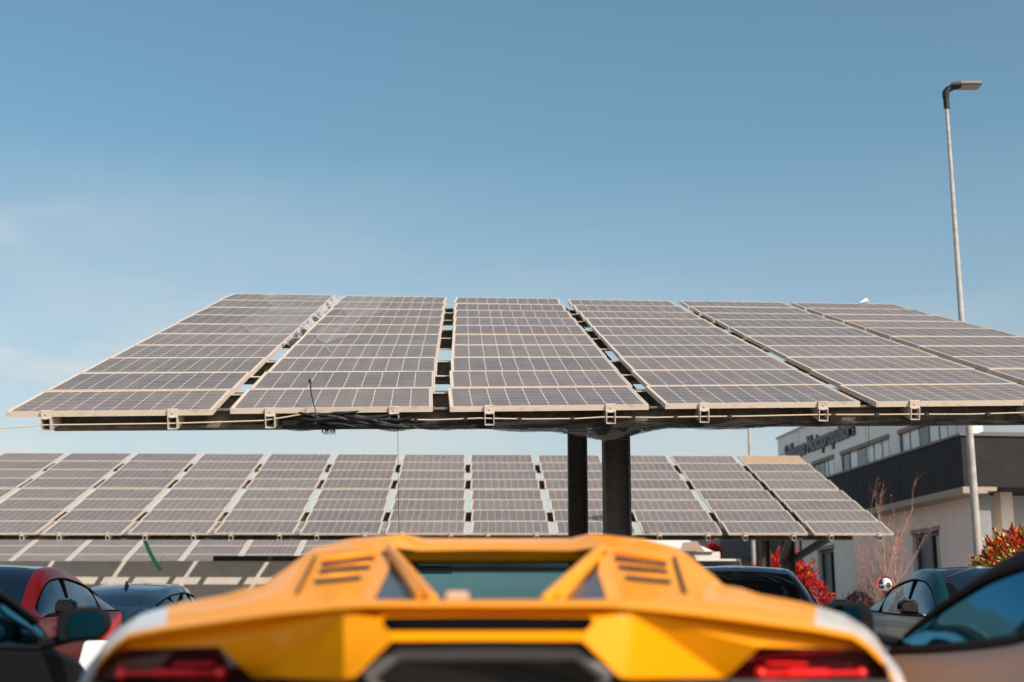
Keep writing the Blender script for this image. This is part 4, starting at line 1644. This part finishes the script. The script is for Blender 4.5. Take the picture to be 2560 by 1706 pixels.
def Q(o, y, d, side=1):
    p = P(CX, y, d)
    return Vector((XC + side * o / F * d, p.y, p.z))


YC = thing('sports_car', (XC, 4.6, 0), 'yellow low sports car with louvred engine cover and white wheel arches, seen from behind', 'car', 'cars in the car park')
Lp = [(0, 1511, 2.80), (300, 1511, 2.80), (375, 1516, 2.81), (500, 1529, 2.87), (620, 1544, 2.95), (810, 1571, 3.09), (905, 1590, 3.17), (940, 1614, 3.21), (975, 1650, 3.25), (1003, 1695, 3.28), (1014, 1735, 3.3)]
Sp = [(552, 1443, 3.85), (576, 1464, 3.63), (620, 1471, 3.57), (667, 1487, 3.53), (768, 1505, 3.48), (812, 1516, 3.46), (880, 1537, 3.45), (928, 1566, 3.44), (958, 1591, 3.43), (983, 1630, 3.42), (1020, 1675, 3.42), (1044, 1730, 3.42)]
C0, C1, C2, C3 = (0, 1501, 2.96), (142, 1501, 2.98), (326, 1499, 3.22), (492, 1484, 3.31)
V1, V2 = (282, 1386, 4.05), (455, 1389, 4.05)
R0, R1, R3, R4, R5 = (0, 1347, 4.6), (184, 1346, 4.6), (235, 1334, 4.55), (368, 1348, 4.5), (458, 1371, 4.4)
Q0, Q1, Q3 = (0, 1374, 4.25), (192, 1376, 4.25), (269, 1367, 4.12)
N0, N1 = (0, 1404, 4.30), (230, 1403, 4.28)

shell = MB()
for side in (1, -1):
    def q(p, dy=0, dd_=0):
        return Q(p[0], p[1] + dy, p[2] + dd_, side)

    def face(mb, *ps):
        ps = [Vector(p) for p in ps]
        mb.poly(ps if side == 1 else ps[::-1])
    arch = MB()
    T = [q(p, -9, .05) for p in Lp]
    Lq = [q(p) for p in Lp]
    Lb = [q(p, 9, .0) for p in Lp]
    U = [q(p, 12, .07) for p in Lp]
    Sq = [q(p) for p in Sp]
    c0, c1, c2, c3 = q(C0), q(C1), q(C2), q(C3)
    v1, v2 = q(V1), q(V2)
    r0, r1, r3, r4, r5 = q(R0), q(R1), q(R3), q(R4), q(R5)
    q0_, q1_, q3_ = q(Q0), q(Q1), q(Q3)
    n0, n1 = q(N0), q(N1)
    for i in range(len(Lp) - 1):
        face(shell, T[i], T[i + 1], Lq[i + 1], Lq[i])
        face(shell, Lq[i], Lq[i + 1], Lb[i + 1], Lb[i])
        face(shell, Lb[i], Lb[i + 1], U[i + 1], U[i])
    face(shell, T[0], c0, c1, T[1])
    face(shell, T[1], c1, c2)
    face(shell, T[1], c2, T[2])
    face(shell, T[2], c2, c3, T[3])
    face(shell, T[3], c3, Sq[2], T[4])
    face(shell, c3, Sq[1], Sq[2])
    face(shell, T[4], Sq[2], Sq[3])
    face(shell, T[4], Sq[3], Sq[4], T[5])
    face(shell, T[5], Sq[4], Sq[5])
    face(arch, T[5], Sq[5], Sq[6], T[6])
    face(arch, T[6], Sq[6], Sq[7], T[7])
    face(arch, T[7], Sq[7], Sq[8])
    face(arch, T[7], Sq[8], Sq[9], T[8])
    face(arch, T[8], Sq[9], Sq[10], T[9])
    face(arch, T[9], Sq[10], Sq[11], T[10])
    # louvre panel, buttress, roof edge
    face(shell, c2, v1, v2)
    face(shell, c2, v2, c3)
    face(shell, c3, v2, Sq[0], Sq[1])
    face(shell, v2, r5, Sq[0])
    face(shell, v1, r4, r5, v2)
    face(shell, v1, q3_, r3, r4)
    face(shell, q0_, r0, r1, q1_)
    face(shell, q1_, r1, r3, q3_)
    face(shell, n0, q0_, q1_, n1)
    face(shell, n1, q1_, q3_)
    # forward part of the car: sections carried to the nose
    ring = [r0, r1, r3, r4, r5] + Sq
    stations = []
    for dy, zf, xf in ((0, None, 1.0), (.55, (1.19, .93), .985), (.95, (1.17, .90), .965), (1.9, (.84, .80), 1.0), (2.6, (.64, .62), .96), (2.95, (.42, .40), .80)):
        row = []
        for i, p in enumerate(ring):
            if zf is None:
                row.append(p.copy())
                continue
            yb_ = lerp(p.y, 4.6, .65) + dy
            if i <= 5:
                x = XC + (p.x - XC) * lerp(xf, 1.35 if dy > 1.5 else 1.0, min(1, dy / 1.9))
                z = zf[0] - (ring[2].z - p.z) * (.8 if dy < 1.5 else .05)
            else:
                x = XC + (p.x - XC) * xf
                z = min(p.z, zf[1])
            row.append(Vector((x, yb_, z)))
        low_ = row[-1].copy()
        low_.z = .22
        row.append(low_)
        stations.append(row)
    ws = MB()
    for a_, b_ in zip(range(len(stations) - 1), range(1, len(stations))):
        for i in range(len(stations[0]) - 1):
            tgt = shell if i < 10 or a_ > 0 else arch
            if a_ == 2 and i < 4:
                tgt = ws
            f4 = (stations[a_][i], stations[b_][i], stations[b_][i + 1], stations[a_][i + 1])
            face(tgt, *f4)
    ws.build('windscreen', MT['glass_screen'], YC)
    # rear fascia
    F0, F1, F2, F3, F4 = (0, 1540, 2.80), (256, 1542, 2.80), (266, 1556, 2.80), (246, 1580, 2.79), (0, 1580, 2.79)
    G0, G1 = (0, 1601, 2.76), (238, 1602, 2.76)
    K0, K1, J = (360, 1531, 2.82), (360, 1697, 2.79), (332, 1694, 2.78)
    M1, M2, M3, M4 = (676, 1617, 3.03), (588, 1695, 3.03), (905, 1622, 3.22), (945, 1632, 3.25)
    f0, f1, f2, f3, f4, g0, g1, k0, k1, j_, m1, m2, m3, m4 = map(q, (F0, F1, F2, F3, F4, G0, G1, K0, K1, J, M1, M2, M3, M4))
    face(shell, U[0], U[1], f1, f0)
    face(shell, U[1], U[2], k0, f2, f1)
    face(shell, f2, k0, k1, j_, g1, f3)
    face(shell, f4, f3, g1, g0)
    face(shell, k0, U[2], U[3], U[4])
    face(shell, k0, U[4], m1)
    face(shell, k0, m1, m2)
    face(shell, k0, m2, k1)
    face(shell, U[4], U[5], U[6], m3, m1)
    face(shell, U[6], U[7], m4, m3)
    # lower edge return
    face(shell, k1, m2, q((588, 1720, 3.2)), q((360, 1712, 3.0)))
    face(shell, j_, k1, q((360, 1712, 3.0)), q((332, 1709, 3.0)))
    # side strip beside the lamp
    face(arch, q((990, 1660, 3.13)), U[8], U[9], q((1000, 1700, 3.16)))
    # tail lamp
    k = MB()
    lampo = [(676, 1619, 3.04), (905, 1624, 3.225), (945, 1634, 3.255), (985, 1672, 3.28), (995, 1720, 3.29), (985, 1745, 3.29), (600, 1745, 3.04), (592, 1696, 3.037)]
    k.poly([q(p, 0, .015) for p in (lampo if side == 1 else lampo[::-1])])
    k.poly([q(p, 0, .14) for p in (lampo[::-1] if side == 1 else lampo)])
    for i in range(len(lampo)):
        a_, b_ = lampo[i], lampo[(i + 1) % len(lampo)]
        face(k, q(a_, 0, .015), q(a_, 0, .14), q(b_, 0, .14), q(b_, 0, .015))
    tl = k.build('tail_light', MT['tail_dark'], YC, recalc=True)
    k = MB()
    ld = lambda o: 3.015 + (o - 600) / 385 * .255
    for (o0, y0_, o1, y1_, rr_) in ((668, 1684, 935, 1684, .0065), (690, 1660, 790, 1661, .004), (668, 1703, 790, 1705, .006), (740, 1684, 840, 1684, .011)):
        k.tube([q((lerp(o0, o1, f), lerp(y0_, y1_, f), ld(lerp(o0, o1, f)))) for f in (0, .5, 1)], rr_, n=8)
    for (o0, y0_) in ((676, 1684), (925, 1684)):
        c_ = q((o0, y0_, ld(o0)))
        k.lathe([(-.012, .001), (-.010, .010), (0, .014)], c_, 'Y', n=14)
    k.build('lamp_bar', MT['tail_red'], tl, smooth=60)
    arch.build('wheel_arch', MT['white_paint'], YC, merge=.002, recalc=True, bevel=.008, smooth=45)
    # buttress bars and the dark glass between them
    k = MB()
    k.bar(q((266, 1371, 4.08)), q((141, 1504, 2.96)), .022, .03)
    k.bar(q((262, 1384, 4.00)), q((174, 1500, 3.02)), .016, .03)
    k.build('buttress_bar', MT['yellow'], YC, bevel=.008, smooth=50)
    k = MB()
    face(k, q((268, 1384, 4.10)), q((300, 1500, 3.26)), q((150, 1500, 3.26)))
    face(k, q((262, 1437, 3.55)), q((287, 1499, 3.14)), q((167, 1499, 3.14)))
    k.build('buttress_glass', mat("buttress_grey", (0.045, 0.04, 0.045), .25), YC)
    k = MB()
    face(k, v1, c2, q((290, 1499, 3.18)), q((263, 1432, 3.62)), q((262, 1388, 4.02)))
    k.build('buttress_face', MT['yellow'], YC)
    k = MB()
    k.tube([q((449, 1391, 3.99)), q((487, 1484, 3.27))], .004, n=6)
    k.build('panel_seam', MT['black'], YC)
    # louvres: raised blades with dark slots
    for (oa, ya, ob, yb_) in ((304, 1393, 428, 1408), (313, 1415, 433, 1428), (333, 1442, 443, 1452)):
        def onp(o, y, lift):
            # point on the louvre plane
            f = (y - 1387) / (1492 - 1387)
            return q((o, y, lerp(4.05, 3.28, f) - lift - .012))
        k = MB()
        face(k, onp(oa - 3, ya - 3, .04), onp(oa - 3, ya + 9, .04), onp(ob + 3, yb_ + 9, .04), onp(ob + 3, yb_ - 3, .04))
        sl_o = k.build('louvre_slot', MT['black'], YC)
        k = MB()
        k.tube([onp(oa - 8, ya - 9, .015), onp((oa + ob) / 2, (ya + yb_) / 2 - 10, .02), onp(ob + 4, yb_ - 9, .015)], [.004, .005, .004], n=8)
        k.build('louvre_blade', MT['yellow'], sl_o, smooth=180)
sh = shell.build('body', MT['yellow'], YC, merge=.002, recalc=True, bevel=.014, smooth=34)
k = MB()
for side in (1, -1):
    pass
k.poly([Q(o, y, d, s_) for (o, y, d, s_) in ((236, 1402, 4.31, 1), (215, 1512, 4.22, 1), (215, 1512, 4.22, -1), (236, 1402, 4.31, -1))])
k.build('rear_window', MT['glass_rear'], YC)
k = MB()
for s_ in (1, -1):
    k.poly([Q(0, 1401, 4.305), Q(236, 1400, 4.305, s_), Q(226, 1412, 4.29, s_), Q(0, 1414, 4.29)])
k.grid([[Q(-330, 1415, 4.45), Q(330, 1415, 4.45)], [Q(-330, 1432, 5.3), Q(330, 1432, 5.3)]])
k.build('window_surround', MT['black'], YC)
k = MB()
lo_ = [(264, 1545, 2.86), (264, 1578, 2.86)]
k.poly([Q(268, 1532, 2.85, 1), Q(268, 1588, 2.85, 1), Q(268, 1588, 2.85, -1), Q(268, 1532, 2.85, -1)])
k.build('upper_grille', MT['black'], YC)
k = MB()
A = [(1000, 1700, 3.14), (590, 1700, 2.98), (345, 1690, 2.86), (245, 1600, 2.86)]
k.poly([Q(o, y, d, 1) for o, y, d in A] + [Q(o, y, d, -1) for o, y, d in A[::-1]] + [Q(1000, 1900, 3.0, -1), Q(1000, 1900, 3.0, 1)])
k.build('diffuser', MT['black'], YC, recalc=True)
k = MB()
hx = [(0, 1634, 2.80), (222, 1634, 2.80), (300, 1688, 2.78), (285, 1716, 2.78), (250, 1740, 2.8)]
k.tube([Q(o, y, d, 1) for o, y, d in hx[::-1]] + [Q(o, y, d, -1) for o, y, d in hx[1:]], .015, n=10)
k.build('grille_frame', MT['dark_metal'], YC, smooth=180)
k = MB()
p = Q(0, 1494, 2.96)
p.x = P(1143, 1494, 2.96).x
k.box((p.x - .024, p.y - .02, p.z - .006), (p.x + .024, p.y + .03, p.z + .012))
k.build('camera_housing', mat("pink_beige", (0.62, 0.42, 0.32), .5), YC, bevel=.004)
cabin_floor(YC, XC, 4.75, y0=-.35, y1=1.4, dash=.82)
seats(YC, XC, 4.85, MT['interior'], ztop=.95)
for wy in (3.45, 6.05):
    for s_ in (1, -1):
        k = MB()
        k.lathe([(-.13, .2), (-.14, .30), (-.10, .345), (.10, .345), (.14, .30), (.13, .2)], (XC + s_ * .86, wy, .345), 'X')
        wo = k.build('wheel', MT['rubber'], YC, smooth=40)
